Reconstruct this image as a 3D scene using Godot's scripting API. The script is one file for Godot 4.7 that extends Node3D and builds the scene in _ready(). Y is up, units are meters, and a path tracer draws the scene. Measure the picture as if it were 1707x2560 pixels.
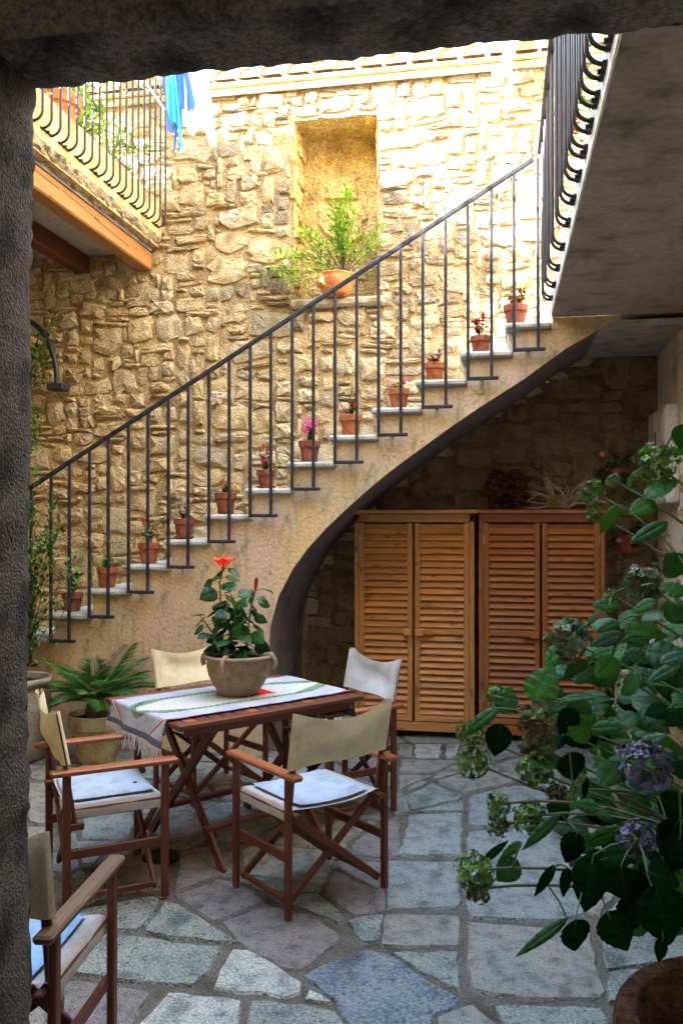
extends Node3D
# A courtyard seen from a porch. World: x right along the stair, y up, the far wall at z = -7.04. Metres.

const WALL_D := 7.04
const STAIR_D := 5.92
const STEP := 0.304
const RISE := 0.1838
var rng := RandomNumberGenerator.new()
var M := {}
var used := {}

func P(x: float, h: float, d: float) -> Vector3:
	return Vector3(x, h, -d)

func rf(a: float, b: float) -> float:
	return rng.randf_range(a, b)

# ---------------------------------------------------------------- mesh building
class MB:
	var v := PackedVector3Array()
	var n := PackedVector3Array()
	var uv := PackedVector2Array()
	var c := PackedColorArray()
	var col := Color.WHITE
	func tri(a: Vector3, b: Vector3, d: Vector3, na: Vector3, nb: Vector3, nd: Vector3, ua := Vector2.ZERO, ub := Vector2.ZERO, ud := Vector2.ZERO) -> void:
		var g := (d - a).cross(b - a)
		if g.dot(na + nb + nd) >= 0.0:
			v.append_array([a, b, d]); n.append_array([na, nb, nd]); uv.append_array([ua, ub, ud])
		else:
			v.append_array([a, d, b]); n.append_array([na, nd, nb]); uv.append_array([ua, ud, ub])
		c.append_array([col, col, col])
	func flat(a: Vector3, b: Vector3, d: Vector3, toward := Vector3.ZERO, ua := Vector2.ZERO, ub := Vector2.ZERO, ud := Vector2.ZERO) -> void:
		var g := (d - a).cross(b - a)
		if g.length_squared() < 1e-16:
			return
		g = g.normalized()
		if toward != Vector3.ZERO and g.dot(toward) < 0.0:
			g = -g
		tri(a, b, d, g, g, g, ua, ub, ud)
	func quad(a: Vector3, b: Vector3, d: Vector3, e: Vector3, toward: Vector3, ua := Vector2.ZERO, ub := Vector2.ZERO, ud := Vector2.ZERO, ue := Vector2.ZERO) -> void:
		flat(a, b, d, toward, ua, ub, ud)
		flat(a, d, e, toward, ua, ud, ue)
	# a box with chamfered edges; u runs along its longest side
	func box(t: Transform3D, s: Vector3, bev := 0.004, shift := Vector2.ZERO) -> void:
		var h := s * 0.5
		bev = minf(bev, minf(h.x, minf(h.y, h.z)) * 0.8)
		var la := s.max_axis_index()
		var hh := [h.x, h.y, h.z]
		for ax in 3:
			var a1 := (ax + 1) % 3
			var a2 := (ax + 2) % 3
			for sg in [-1.0, 1.0]:
				var p := []
				for k in [[-1, -1], [1, -1], [1, 1], [-1, 1]]:
					var q := Vector3.ZERO
					q[ax] = sg * hh[ax]
					q[a1] = k[0] * (hh[a1] - bev)
					q[a2] = k[1] * (hh[a2] - bev)
					p.append(q)
				var nn := Vector3.ZERO
				nn[ax] = sg
				_fq(t, p, nn, la, shift)
		if bev <= 0.0:
			return
		for ax in 3:
			var a1 := (ax + 1) % 3
			var a2 := (ax + 2) % 3
			for s1 in [-1.0, 1.0]:
				for s2 in [-1.0, 1.0]:
					var p := []
					for k in [[-1, 0], [1, 0], [1, 1], [-1, 1]]:
						var q := Vector3.ZERO
						q[ax] = k[0] * (hh[ax] - bev)
						q[a1] = s1 * (hh[a1] - (bev if k[1] == 1 else 0.0))
						q[a2] = s2 * (hh[a2] - (0.0 if k[1] == 1 else bev))
						p.append(q)
					var nn := Vector3.ZERO
					nn[a1] = s1
					nn[a2] = s2
					_fq(t, p, nn.normalized(), la, shift)
		for sx in [-1.0, 1.0]:
			for sy in [-1.0, 1.0]:
				for sz in [-1.0, 1.0]:
					var a := Vector3(sx * h.x, sy * (h.y - bev), sz * (h.z - bev))
					var b := Vector3(sx * (h.x - bev), sy * h.y, sz * (h.z - bev))
					var d := Vector3(sx * (h.x - bev), sy * (h.y - bev), sz * h.z)
					flat(t * a, t * b, t * d, t.basis * Vector3(sx, sy, sz), shift, shift, shift)
	func _fq(t: Transform3D, p: Array, nn: Vector3, la: int, shift: Vector2) -> void:
		var ua := []
		for q in p:
			var o := 0.0
			for k in 3:
				if k != la:
					o += q[k]
			ua.append(Vector2(q[la] / 2.0, o / 0.5) + shift)
		quad(t * p[0], t * p[1], t * p[2], t * p[3], t.basis * nn, ua[0], ua[1], ua[2], ua[3])
	# a bar of the given width and depth from a to b
	func bar(a: Vector3, b: Vector3, w: float, th: float, side := Vector3.UP, bev := 0.004, shift := Vector2.ZERO) -> void:
		var y := (b - a).normalized()
		var x := side.cross(y)
		if x.length() < 0.001:
			x = Vector3(0.01, 0, 1).cross(y)
		x = x.normalized()
		var z := x.cross(y)
		box(Transform3D(Basis(x, y, z), (a + b) * 0.5), Vector3(w, a.distance_to(b), th), bev, shift)
	func tube(pts: Array, r, sides := 6, cap := true) -> void:
		var k := pts.size()
		var ref := Vector3(0.13, 0.21, 0.97)
		var rings := []
		for i in k:
			var d: Vector3 = (pts[mini(i + 1, k - 1)] - pts[maxi(i - 1, 0)]).normalized()
			var x := ref - d * ref.dot(d)
			if x.length() < 0.05:
				x = Vector3.UP - d * d.y
			x = x.normalized()
			ref = x
			var y := d.cross(x)
			var rr: float = r[i] if r is Array else r
			var ring := []
			for j in sides:
				var a := TAU * j / sides
				var o := x * cos(a) + y * sin(a)
				ring.append([pts[i] + o * rr, o])
			rings.append(ring)
		for i in k - 1:
			for j in sides:
				var j2 := (j + 1) % sides
				var a = rings[i][j]; var b = rings[i][j2]; var d = rings[i + 1][j2]; var e = rings[i + 1][j]
				var u0 := Vector2(float(i) * 0.1, float(j) / sides)
				tri(a[0], b[0], d[0], a[1], b[1], d[1], u0, u0, u0)
				tri(a[0], d[0], e[0], a[1], d[1], e[1], u0, u0, u0)
		if cap:
			for e in [0, k - 1]:
				var d: Vector3 = (pts[1] - pts[0]).normalized() * -1.0 if e == 0 else (pts[k - 1] - pts[k - 2]).normalized()
				for j in sides:
					tri(pts[e], rings[e][j][0], rings[e][(j + 1) % sides][0], d, d, d)
	# profile of (radius, height) pairs turned about y
	func lathe(at: Vector3, prof: Array, segs := 28, wob := 0.0) -> void:
		var k := prof.size()
		var nr := []
		for i in k:
			var d: Vector2 = prof[mini(i + 1, k - 1)] - prof[maxi(i - 1, 0)]
			nr.append(Vector2(d.y, -d.x).normalized())
		for i in k - 1:
			for j in segs:
				var q := []
				for e in [[i, j], [i, j + 1], [i + 1, j + 1], [i + 1, j]]:
					var a: float = TAU * e[1] / segs
					var pr: Vector2 = prof[e[0]]
					var rr := pr.x * (1.0 + wob * sin(a * 3.0 + pr.y * 9.0) + wob * 0.6 * sin(a * 5.0 + 1.3))
					var nn: Vector2 = nr[e[0]]
					q.append([at + Vector3(cos(a) * rr, pr.y, sin(a) * rr), Vector3(cos(a) * nn.x, nn.y, sin(a) * nn.x), Vector2(float(e[1]) / segs * 2.0, pr.y * 3.0)])
				tri(q[0][0], q[1][0], q[2][0], q[0][1], q[1][1], q[2][1], q[0][2], q[1][2], q[2][2])
				tri(q[0][0], q[2][0], q[3][0], q[0][1], q[2][1], q[3][1], q[0][2], q[2][2], q[3][2])
	# a small leaf of four faces with a fold along its midrib
	func leaf(b: Vector3, dir: Vector3, up: Vector3, l: float, w: float) -> void:
		dir = dir.normalized()
		var s := dir.cross(up)
		if s.length() < 0.01:
			s = dir.cross(Vector3(0.7, 0.1, 0.7))
		s = s.normalized()
		var u := s.cross(dir)
		var m := b + dir * l * 0.5 + u * l * 0.06
		var tip := b + dir * l - u * l * 0.12
		var r := b + dir * l * 0.42 + s * w * 0.5 + u * w * 0.18
		var q := b + dir * l * 0.42 - s * w * 0.5 + u * w * 0.18
		flat(b, r, m, u); flat(r, tip, m, u); flat(b, m, q, u); flat(q, m, tip, u)
	# a surface over a grid of points, smooth
	func sheet(g: Array, u_size := 1.0, v_size := 1.0, toward := Vector3.ZERO) -> void:
		var rows := g.size()
		var cols: int = g[0].size()
		var nn := []
		for i in rows:
			var row := []
			for j in cols:
				var du: Vector3 = g[i][mini(j + 1, cols - 1)] - g[i][maxi(j - 1, 0)]
				var dv: Vector3 = g[mini(i + 1, rows - 1)][j] - g[maxi(i - 1, 0)][j]
				var k := du.cross(dv).normalized()
				if toward != Vector3.ZERO and k.dot(toward) < 0.0:
					k = -k
				row.append(k)
			nn.append(row)
		for i in rows - 1:
			for j in cols - 1:
				var u0 := u_size * j / (cols - 1); var u1 := u_size * (j + 1) / (cols - 1)
				var w0 := v_size * i / (rows - 1); var w1 := v_size * (i + 1) / (rows - 1)
				tri(g[i][j], g[i][j + 1], g[i + 1][j + 1], nn[i][j], nn[i][j + 1], nn[i + 1][j + 1], Vector2(u0, w0), Vector2(u1, w0), Vector2(u1, w1))
				tri(g[i][j], g[i + 1][j + 1], g[i + 1][j], nn[i][j], nn[i + 1][j + 1], nn[i + 1][j], Vector2(u0, w0), Vector2(u1, w1), Vector2(u0, w1))
	func mesh() -> ArrayMesh:
		var a := []
		a.resize(Mesh.ARRAY_MAX)
		a[Mesh.ARRAY_VERTEX] = v
		a[Mesh.ARRAY_NORMAL] = n
		a[Mesh.ARRAY_TEX_UV] = uv
		a[Mesh.ARRAY_COLOR] = c
		var m := ArrayMesh.new()
		m.add_surface_from_arrays(Mesh.PRIMITIVE_TRIANGLES, a)
		return m

# ---------------------------------------------------------------- nodes
func numbered(called: String) -> String:
	var k: int = used.get(called, 0)
	used[called] = k + 1
	return called if k == 0 else "%s_%03d" % [called, k]

func tag(o: Node3D, label: String, category: String, group := "") -> Node3D:
	o.set_meta("label", label)
	o.set_meta("category", category)
	if group:
		o.set_meta("group", group)
	return o

func thing(called: String, at: Vector3, label: String, category: String, group := "", turn := 0.0) -> Node3D:
	var o := Node3D.new()
	o.name = numbered(called)
	add_child(o)
	o.position = at
	o.rotation.y = turn
	tag(o, label, category, group)
	return o

func put(called: String, m, mat: Material, parent: Node3D, at := Vector3.ZERO) -> MeshInstance3D:
	var o := MeshInstance3D.new()
	o.name = called if parent != self else numbered(called)
	o.mesh = m.mesh() if m is MB else m
	o.material_override = mat
	o.position = at
	parent.add_child(o, true)
	return o

func struct(called: String, m, mat: Material, at := Vector3.ZERO) -> MeshInstance3D:
	var o := put(called, m, mat, self, at)
	o.set_meta("kind", "structure")
	return o

func at_t(p: Vector3, b := Basis()) -> Transform3D:
	return Transform3D(b, p)

func slab(a: Vector3, b: Vector3, bev := 0.0) -> MB:
	var m := MB.new()
	m.box(Transform3D(Basis(), (a + b) * 0.5), (b - a).abs(), bev)
	return m

# ---------------------------------------------------------------- textures
func noise(freq: float, sd: int, oct := 4, kind := FastNoiseLite.TYPE_SIMPLEX_SMOOTH) -> FastNoiseLite:
	var f := FastNoiseLite.new()
	f.seed = sd
	f.noise_type = kind
	f.frequency = freq
	f.fractal_type = FastNoiseLite.FRACTAL_FBM
	f.fractal_octaves = oct
	return f

func grey(size: int, freq: float, sd: int, oct := 4, kind := FastNoiseLite.TYPE_SIMPLEX_SMOOTH) -> PackedByteArray:
	var im := noise(freq, sd, oct, kind).get_seamless_image(size, size)
	im.convert(Image.FORMAT_L8)
	return im.get_data()

func ramp(stops: Array) -> Array:
	var g := Gradient.new()
	var of := PackedFloat32Array()
	var cs := PackedColorArray()
	for s in stops:
		of.append(s[0])
		cs.append(s[1])
	g.offsets = of
	g.colors = cs
	var out := []
	for i in 256:
		out.append(g.sample(i / 255.0))
	return out

func tex_of(size: int, rgb: PackedByteArray) -> ImageTexture:
	return ImageTexture.create_from_image(Image.create_from_data(size, size, false, Image.FORMAT_RGB8, rgb))

func tex_grey(size: int, b: PackedByteArray) -> ImageTexture:
	return ImageTexture.create_from_image(Image.create_from_data(size, size, false, Image.FORMAT_L8, b))

# colour from a broad pattern, darkened and lightened by a fine one
func tex_mix(size: int, broad: PackedByteArray, stops: Array, fine: PackedByteArray, amount: float, pits = null) -> ImageTexture:
	var lut := ramp(stops)
	var out := PackedByteArray()
	out.resize(size * size * 3)
	for i in size * size:
		var c: Color = lut[broad[i]]
		var k := 1.0 + amount * (fine[i] / 127.5 - 1.0)
		if pits != null and pits[i] < 70:
			k *= 0.55 + 0.45 * pits[i] / 70.0
		out[i * 3] = clampi(int(c.r * k * 255.0), 0, 255)
		out[i * 3 + 1] = clampi(int(c.g * k * 255.0), 0, 255)
		out[i * 3 + 2] = clampi(int(c.b * k * 255.0), 0, 255)
	return tex_of(size, out)

func blend(a: PackedByteArray, b: PackedByteArray, k: float) -> PackedByteArray:
	var out := a.duplicate()
	for i in a.size():
		out[i] = int(a[i] * (1.0 - k) + b[i] * k)
	return out

func wood_tex(sd: int, base: Color, dark: Color, knots: int) -> ImageTexture:
	var w := 1024
	var h := 256
	var f1 := noise(1.0, sd, 3)
	var f2 := noise(1.0, sd + 1, 2)
	var r := RandomNumberGenerator.new()
	r.seed = sd
	var kn := []
	for i in knots:
		kn.append([r.randf() * w, r.randf() * h, r.randf_range(5.0, 11.0)])
	var im := Image.create(w, h, false, Image.FORMAT_RGB8)
	for y in h:
		for x in w:
			var bend := f1.get_noise_2d(x * 0.004, y * 0.01) * 14.0
			var k := 0.5 + 0.5 * f1.get_noise_2d(x * 0.003, (y + bend) * 0.09)
			k = k * 0.65 + 0.35 * (0.5 + 0.5 * f2.get_noise_2d(x * 0.016, y * 0.55))
			for q in kn:
				var dx: float = (x - q[0]) / (q[2] * 1.8)
				var dy: float = (y - q[1]) / q[2]
				var d := dx * dx + dy * dy
				if d < 6.0:
					k = lerpf(k, 1.25, exp(-d * 1.4))
			im.set_pixel(x, y, base.lerp(dark, clampf(k * 1.1 - 0.15, 0.0, 1.0)))
	return ImageTexture.create_from_image(im)

func L(r: float, g: float, b: float) -> Color:
	return Color(r, g, b).linear_to_srgb()

func mat(called: String, c: Color, rough := 0.85, tex: Texture2D = null, scale := 1.0, bump: Texture2D = null, depth := 0.0, world := true) -> StandardMaterial3D:
	var m := StandardMaterial3D.new()
	m.resource_name = called
	m.albedo_color = c.linear_to_srgb()
	m.roughness = rough
	m.metallic_specular = 0.4
	m.albedo_texture = tex
	if world and (tex or bump):
		m.uv1_triplanar = true
		m.uv1_world_triplanar = true
		m.uv1_triplanar_sharpness = 4.0
		m.uv1_scale = Vector3.ONE * scale
	elif tex:
		m.uv1_scale = Vector3(scale, scale, 1)
	if bump:
		m.heightmap_enabled = true
		m.heightmap_texture = bump
		m.heightmap_scale = depth
	M[called] = m
	return m

func leafy(called: String, c: Color, glow: Color, rough := 0.5, tex: Texture2D = null) -> StandardMaterial3D:
	var m := mat(called, c, rough, tex, 1.0, null, 0.0, false)
	m.vertex_color_use_as_albedo = true
	m.backlight_enabled = true
	m.backlight = glow
	m.cull_mode = BaseMaterial3D.CULL_DISABLED
	return m

func make_materials() -> void:
	var sz := 512
	var broad := grey(sz, 0.006, 11, 5)
	var fine := grey(sz, 0.06, 12, 4)
	var grit := grey(sz, 0.16, 13, 3)
	var pits := grey(sz, 0.045, 14, 3, FastNoiseLite.TYPE_CELLULAR)
	var rough_b := blend(fine, grit, 0.45)
	var bump := tex_grey(sz, rough_b)
	var stone_t := tex_mix(sz, broad, [[0.0, Color(0.66, 0.6, 0.5)], [0.4, Color(0.86, 0.8, 0.68)], [0.6, Color(0.95, 0.9, 0.8)], [1.0, Color(0.78, 0.74, 0.68)]], rough_b, 0.34, pits)
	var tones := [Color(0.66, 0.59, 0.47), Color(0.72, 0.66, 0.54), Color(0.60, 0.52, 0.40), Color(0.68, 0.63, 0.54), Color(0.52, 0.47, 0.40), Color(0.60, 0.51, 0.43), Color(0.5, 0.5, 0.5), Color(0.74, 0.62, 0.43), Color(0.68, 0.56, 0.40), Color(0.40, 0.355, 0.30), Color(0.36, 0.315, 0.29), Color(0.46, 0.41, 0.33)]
	for i in tones.size():
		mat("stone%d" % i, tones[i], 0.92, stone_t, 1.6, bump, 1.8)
	mat("shade_dark_stone", Color(0.35, 0.285, 0.23), 0.95, stone_t, 1.6, bump, 2.0)  # wall stone under the arch, its shade put into the colour
	mat("shade_dark_mortar", Color(0.235, 0.185, 0.145), 0.95, stone_t, 1.1, bump, 2.0)  # the wall's mortar again, darkened to carry the shade under the arch
	mat("mortar", Color(0.60, 0.49, 0.345), 0.95, tex_mix(sz, broad, [[0.0, Color(0.7, 0.62, 0.5)], [0.5, Color(0.9, 0.84, 0.72)], [1.0, Color(0.98, 0.92, 0.8)]], rough_b, 0.25), 1.1, bump, 2.2)
	var plaster_b := tex_grey(sz, blend(grey(sz, 0.05, 21, 4), grit, 0.3))
	mat("niche_plaster", Color(0.84, 0.68, 0.36), 0.95, stone_t, 1.0, plaster_b, 3.0)  # yellow light bounced inside the niche is put into this colour
	var soffit_t := tex_mix(sz, grey(sz, 0.007, 33, 5), [[0.0, Color(0.6, 0.6, 0.59)], [0.25, Color(0.84, 0.83, 0.82)], [0.5, Color(0.92, 0.91, 0.9)], [0.7, Color(0.95, 0.92, 0.91)], [1.0, Color(0.88, 0.87, 0.86)]], fine, 0.1)
	mat("soffit", Color(0.48, 0.42, 0.38), 0.95, soffit_t, 0.7, plaster_b, 0.5)
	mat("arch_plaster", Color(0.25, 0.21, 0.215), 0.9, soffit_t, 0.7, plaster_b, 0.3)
	mat("white_plaster", Color(0.80, 0.75, 0.64), 0.95, soffit_t, 0.6, plaster_b, 0.8)
	mat("ochre_plaster", Color(0.66, 0.52, 0.31), 0.95, tex_mix(sz, broad, [[0.0, Color(0.7, 0.62, 0.48)], [0.5, Color(0.95, 0.9, 0.78)], [1.0, Color(1, 0.96, 0.88)]], fine, 0.12), 0.8, plaster_b, 1.2)
	mat("roughcast", Color(0.115, 0.10, 0.093), 0.97, tex_mix(sz, broad, [[0.0, Color(0.42, 0.41, 0.40)], [0.38, Color(0.74, 0.72, 0.70)], [0.55, Color(0.92, 0.89, 0.85)], [1.0, Color(1, 0.93, 0.84)]], rough_b, 0.45), 2.0, tex_grey(sz, blend(grey(sz, 0.09, 41, 3), grit, 0.4)), 0.9)
	mat("lightened_roughcast", Color(0.30, 0.26, 0.24), 0.97, M.roughcast.albedo_texture, 1.2, M.roughcast.heightmap_texture, 0.7)  # same roughcast, lightened to stand in for light on the lintel
	# paving
	var fleck := grey(sz, 0.09, 51, 4)
	var streak := blend(fleck, grit, 0.5)
	var pave_t := tex_mix(sz, grey(sz, 0.008, 52, 4), [[0.0, Color(0.60, 0.58, 0.55)], [0.4, Color(0.84, 0.84, 0.83)], [0.6, Color(0.92, 0.91, 0.88)], [1.0, Color(1, 0.97, 0.90)]], streak, 0.5, grey(sz, 0.03, 53, 3))
	var pave_b := tex_grey(sz, streak)
	var ptones := [Color(0.31, 0.325, 0.32), Color(0.28, 0.30, 0.275), Color(0.345, 0.32, 0.285), Color(0.52, 0.515, 0.47), Color(0.22, 0.25, 0.285), Color(0.27, 0.23, 0.225)]
	for i in ptones.size():
		mat("paving%d" % i, ptones[i], 0.72, pave_t, [1.7, 1.15, 2.2, 1.4, 0.9, 1.95][i], pave_b, [1.6, 2.2, 1.3, 1.8, 2.6, 1.5][i])
	mat("joint", Color(0.155, 0.145, 0.15), 0.95, stone_t, 2.0, bump, 1.5)
	mat("tread", Color(0.54, 0.525, 0.50), 0.7, tex_mix(sz, broad, [[0.0, Color(0.7, 0.68, 0.66)], [0.5, Color(0.92, 0.9, 0.88)], [1.0, Color(1, 0.98, 0.95)]], fine, 0.12), 1.5, bump, 0.5)
	# wood
	mat("pine", Color(1, 1, 1), 0.55, wood_tex(5, L(0.60, 0.30, 0.10), L(0.24, 0.09, 0.03), 16), 1.0, null, 0, false)
	mat("pine_pale", Color(1.2, 1.12, 1.0), 0.55, M.pine.albedo_texture, 1.0, null, 0, false)
	mat("pine_red", Color(0.66, 0.5, 0.42), 0.55, M.pine.albedo_texture, 1.0, null, 0, false)
	mat("pine_red_pale", Color(0.78, 0.6, 0.48), 0.55, M.pine.albedo_texture, 1.0, null, 0, false)
	mat("teak", Color(1, 1, 1), 0.5, wood_tex(8, L(0.145, 0.036, 0.016), L(0.065, 0.017, 0.009), 0), 1.0, null, 0, false)
	mat("teak_orange", Color(2.5, 2.9, 2.0), 0.42, M.teak.albedo_texture, 1.0, null, 0, false)
	mat("teak_worn", Color(1, 1, 1), 0.6, wood_tex(9, L(0.20, 0.115, 0.055), L(0.05, 0.022, 0.014), 0), 1.0, null, 0, false)
	mat("beam_wood", Color(1, 1, 1), 0.7, wood_tex(10, L(0.47, 0.225, 0.065), L(0.20, 0.075, 0.025), 8), 1.0, null, 0, false)
	# cloth
	var weave := tex_grey(sz, grey(sz, 0.2, 61, 2))
	var cloth_t := tex_mix(sz, broad, [[0.0, Color(0.86, 0.85, 0.83)], [0.5, Color(0.97, 0.96, 0.95)], [1.0, Color(1, 1, 1)]], fine, 0.05)
	for q in [["cream_canvas", Color(0.80, 0.69, 0.47)], ["white_canvas", Color(0.66, 0.63, 0.62)], ["seat_canvas", Color(0.55, 0.50, 0.48)], ["cushion", Color(0.40, 0.455, 0.55)], ["blue_cushion", Color(0.30, 0.46, 0.66)], ["fringe", Color(0.80, 0.70, 0.66)], ["sheet", Color(0.84, 0.83, 0.80)]]:
		var m := mat(q[0], q[1], 0.95, cloth_t, 2.5, weave, 0.25)
		m.backlight_enabled = true
		m.backlight = Color(0.5, 0.5, 0.5)
	for q in [["blue_cloth", Color(0.02, 0.12, 0.55)], ["cyan_cloth", Color(0.05, 0.45, 0.62)], ["navy_cloth", Color(0.01, 0.025, 0.12)]]:
		var m := mat(q[0], q[1], 0.9)
		m.backlight_enabled = true
		m.backlight = Color(0.5, 0.5, 0.5)
	# clay, iron, earth
	var clay_t := tex_mix(sz, broad, [[0.0, Color(0.72, 0.62, 0.58)], [0.5, Color(0.95, 0.9, 0.86)], [0.66, Color(1, 1, 1)], [0.8, Color(1, 1.25, 1.4)], [1.0, Color(1.1, 1.7, 2.2)]], fine, 0.18)
	mat("clay", Color(0.52, 0.165, 0.065), 0.85, clay_t, 4.0, bump, 0.4)
	mat("clay_dark", Color(0.34, 0.105, 0.06), 0.85, clay_t, 4.0, bump, 0.4)
	mat("clay_bowl", Color(0.30, 0.235, 0.18), 0.85, tex_mix(sz, grey(sz, 0.01, 71, 4), [[0.0, Color(0.72, 0.68, 0.64)], [0.45, Color(0.88, 0.84, 0.78)], [0.7, Color(0.98, 0.92, 0.84)], [1.0, Color(1, 0.88, 0.82)]], fine, 0.10), 1.8, bump, 0.25)
	mat("clay_green", Color(0.40, 0.34, 0.19), 0.8, clay_t, 2.0, bump, 0.6)
	mat("clay_grey", Color(0.34, 0.30, 0.25), 0.85, clay_t, 2.0, bump, 0.6)
	mat("clay_brown", Color(0.20, 0.10, 0.055), 0.9, tex_mix(sz, grey(sz, 0.012, 72, 5), [[0.0, Color(0.35, 0.3, 0.28)], [0.45, Color(0.75, 0.66, 0.6)], [1.0, Color(1, 0.9, 0.8)]], fine, 0.3), 2.2, bump, 1.6)
	mat("clay_orange", Color(0.66, 0.24, 0.08), 0.85, clay_t, 3.0, bump, 0.4)
	mat("soil", Color(0.045, 0.03, 0.02), 1.0, stone_t, 6.0, bump, 6.0)
	var iron := mat("iron", Color(0.032, 0.034, 0.048), 0.42, clay_t, 3.0)
	iron.metallic = 0.15
	mat("soil_brown", Color(0.13, 0.065, 0.038), 1.0, stone_t, 3.0, bump, 3.0)
	mat("black", Color(0.012, 0.012, 0.013), 0.8)
	mat("steel", Color(0.45, 0.45, 0.44), 0.45).metallic = 0.6
	mat("box_paint", Color(0.80, 0.80, 0.80), 0.6, soffit_t, 1.0)
	mat("roof_tile", Color(0.66, 0.50, 0.36), 0.9, stone_t, 1.5, bump, 1.0)
	# leaves
	var vein := Image.create(64, 128, false, Image.FORMAT_RGB8)
	var vn := noise(0.05, 81, 3)
	for y in 128:
		for x in 64:
			var d := absf(x - 31.5) / 32.0
			var k := 0.82 + 0.18 * vn.get_noise_2d(x, y)
			var s := fposmod(y / 128.0 * 11.0 - d * 3.0, 1.0)
			if d < 0.035:
				k += 0.25
			elif s < 0.10:
				k += 0.10
			elif s < 0.2:
				k -= 0.05
			vein.set_pixel(x, y, Color(k * 0.8, k * 0.8, k * 0.78))
	var vt := ImageTexture.create_from_image(vein)
	leafy("leaf_bright", Color(0.085, 0.33, 0.008), Color(0.9, 0.9, 0.9), 0.55, vt)  # brightness of backlit leaves put into the colour
	leafy("leaf_mid", Color(0.035, 0.19, 0.007), Color(0.7, 0.7, 0.7), 0.55, vt)
	leafy("leaf_dark", Color(0.013, 0.05, 0.014), Color(0.25, 0.25, 0.25), 0.6, vt)  # darkness of leaves seen against the light put into the colour
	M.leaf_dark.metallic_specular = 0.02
	leafy("leaf_blue", Color(0.10, 0.20, 0.10), Color(0.4, 0.4, 0.4), 0.4, vt)
	M.leaf_blue.metallic_specular = 0.3
	leafy("foliage", Color(1, 1, 1), Color(0.7, 0.7, 0.7), 0.5)
	leafy("tree_leaf", Color(1, 1, 1), Color(0.15, 0.15, 0.15), 0.6)
	leafy("petal", Color(1, 1, 1), Color(0.6, 0.6, 0.6), 0.6)
	leafy("glossy_leaf", Color(0.018, 0.11, 0.022), Color(0.4, 0.4, 0.4), 0.25, vt)
	M.glossy_leaf.metallic_specular = 0.3
	mat("stem", Color(0.07, 0.10, 0.03), 0.7)
	mat("bark", Color(0.13, 0.095, 0.06), 0.9)
	mat("twig", Color(0.42, 0.33, 0.28), 0.9)
	mat("cone_brown", Color(0.13, 0.05, 0.03), 0.85)
	mat("stringer", Color(1, 1, 1), 0.95, stringer_tex(), 1.0, null, 0.0, false)
	M.stringer.heightmap_enabled = true
	M.stringer.heightmap_texture = stringer_bump()
	M.stringer.heightmap_scale = 0.55
	mat("runner", Color(1, 1, 1), 0.95, runner_tex(), 1.0, null, 0.0, false)

# the stair's plaster side: mottled ochre and grey with pink bloom, and weather streaks that run from the railing's feet
func stringer_tex() -> ImageTexture:
	var w := 930
	var h := 480
	var f := noise(0.006, 91, 4)
	var g := noise(0.02, 92, 4)
	var p := noise(0.009, 93, 3)
	var e := noise(0.2, 94, 2)
	var s := noise(1.0, 95, 3)
	var im := Image.create(w, h, false, Image.FORMAT_RGB8)
	var feet := []
	for k in 15:
		feet.append([(0.34 - STEP * k + 5.0) * 150.0, (3.2 - (2.80 - RISE * k)) * 150.0, 20.0 + 16.0 * (0.5 + 0.5 * sin(k * 4.7))])
	for y in h:
		for x in w:
			var up := 1.0 - y / float(h)
			var c := Color(0.79, 0.69, 0.545).lerp(Color(0.72, 0.635, 0.53), clampf(0.5 + f.get_noise_2d(x, y), 0, 1))
			c = c.lerp(Color(0.86, 0.70, 0.44), clampf(g.get_noise_2d(x, y * 0.5) * 1.0, 0, 0.4))
			c = c.lerp(Color(0.80, 0.66, 0.60), clampf(p.get_noise_2d(x, y * 0.7) * 2.0 - 0.3, 0, 0.5))
			var crack := absf(s.get_noise_2d(x * 0.012 + 40.0, y * 0.016))
			if crack < 0.006:
				c = c.lerp(Color(0.38, 0.33, 0.27), 0.55)
			c = c.lerp(Color(0.62, 0.54, 0.42), clampf(s.get_noise_2d(x * 0.06, y * 0.006) * 1.6 - 0.35, 0, 0.45))
			if x > 465 and x < 540 and y > 180:
				c = c.lerp(Color(0.78, 0.70, 0.66), 0.35 * clampf(1.0 - absf(x - 502) / 38.0, 0, 1))
			for q in feet:
				var dy: float = y - q[1]
				if dy > -3.0 and dy < q[2] * 1.5 and absf(x - q[0]) < 40.0:
					var dx: float = absf(x - q[0] + dy * 0.42 + 5.0 * s.get_noise_2d(y * 0.05, q[0]))
					var k := clampf(1.0 - dx / (5.0 + dy * 0.12), 0, 1) * clampf(1.0 - dy / (q[2] * 1.5), 0, 1)
					c = c.lerp(Color(0.36, 0.36, 0.30), k * 0.6 * clampf(0.6 + 1.3 * s.get_noise_2d(x * 0.12, y * 0.05), 0, 0.9))
			var fine := 1.0 + 0.10 * e.get_noise_2d(x, y)
			im.set_pixel(x, y, Color(c.r * fine, c.g * fine, c.b * fine))
	return ImageTexture.create_from_image(im)

func stringer_bump() -> ImageTexture:
	var w := 930
	var h := 480
	var a := noise(0.11, 96, 3)
	var b := noise(0.3, 97, 2)
	var im := Image.create(w, h, false, Image.FORMAT_L8)
	for y in h:
		for x in w:
			var k := 0.5 + 0.26 * a.get_noise_2d((x + y * 0.5) * 1.5, y * 2.0) + 0.22 * b.get_noise_2d(x, y)
			im.set_pixel(x, y, Color(k, k, k))
	return ImageTexture.create_from_image(im)

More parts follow.
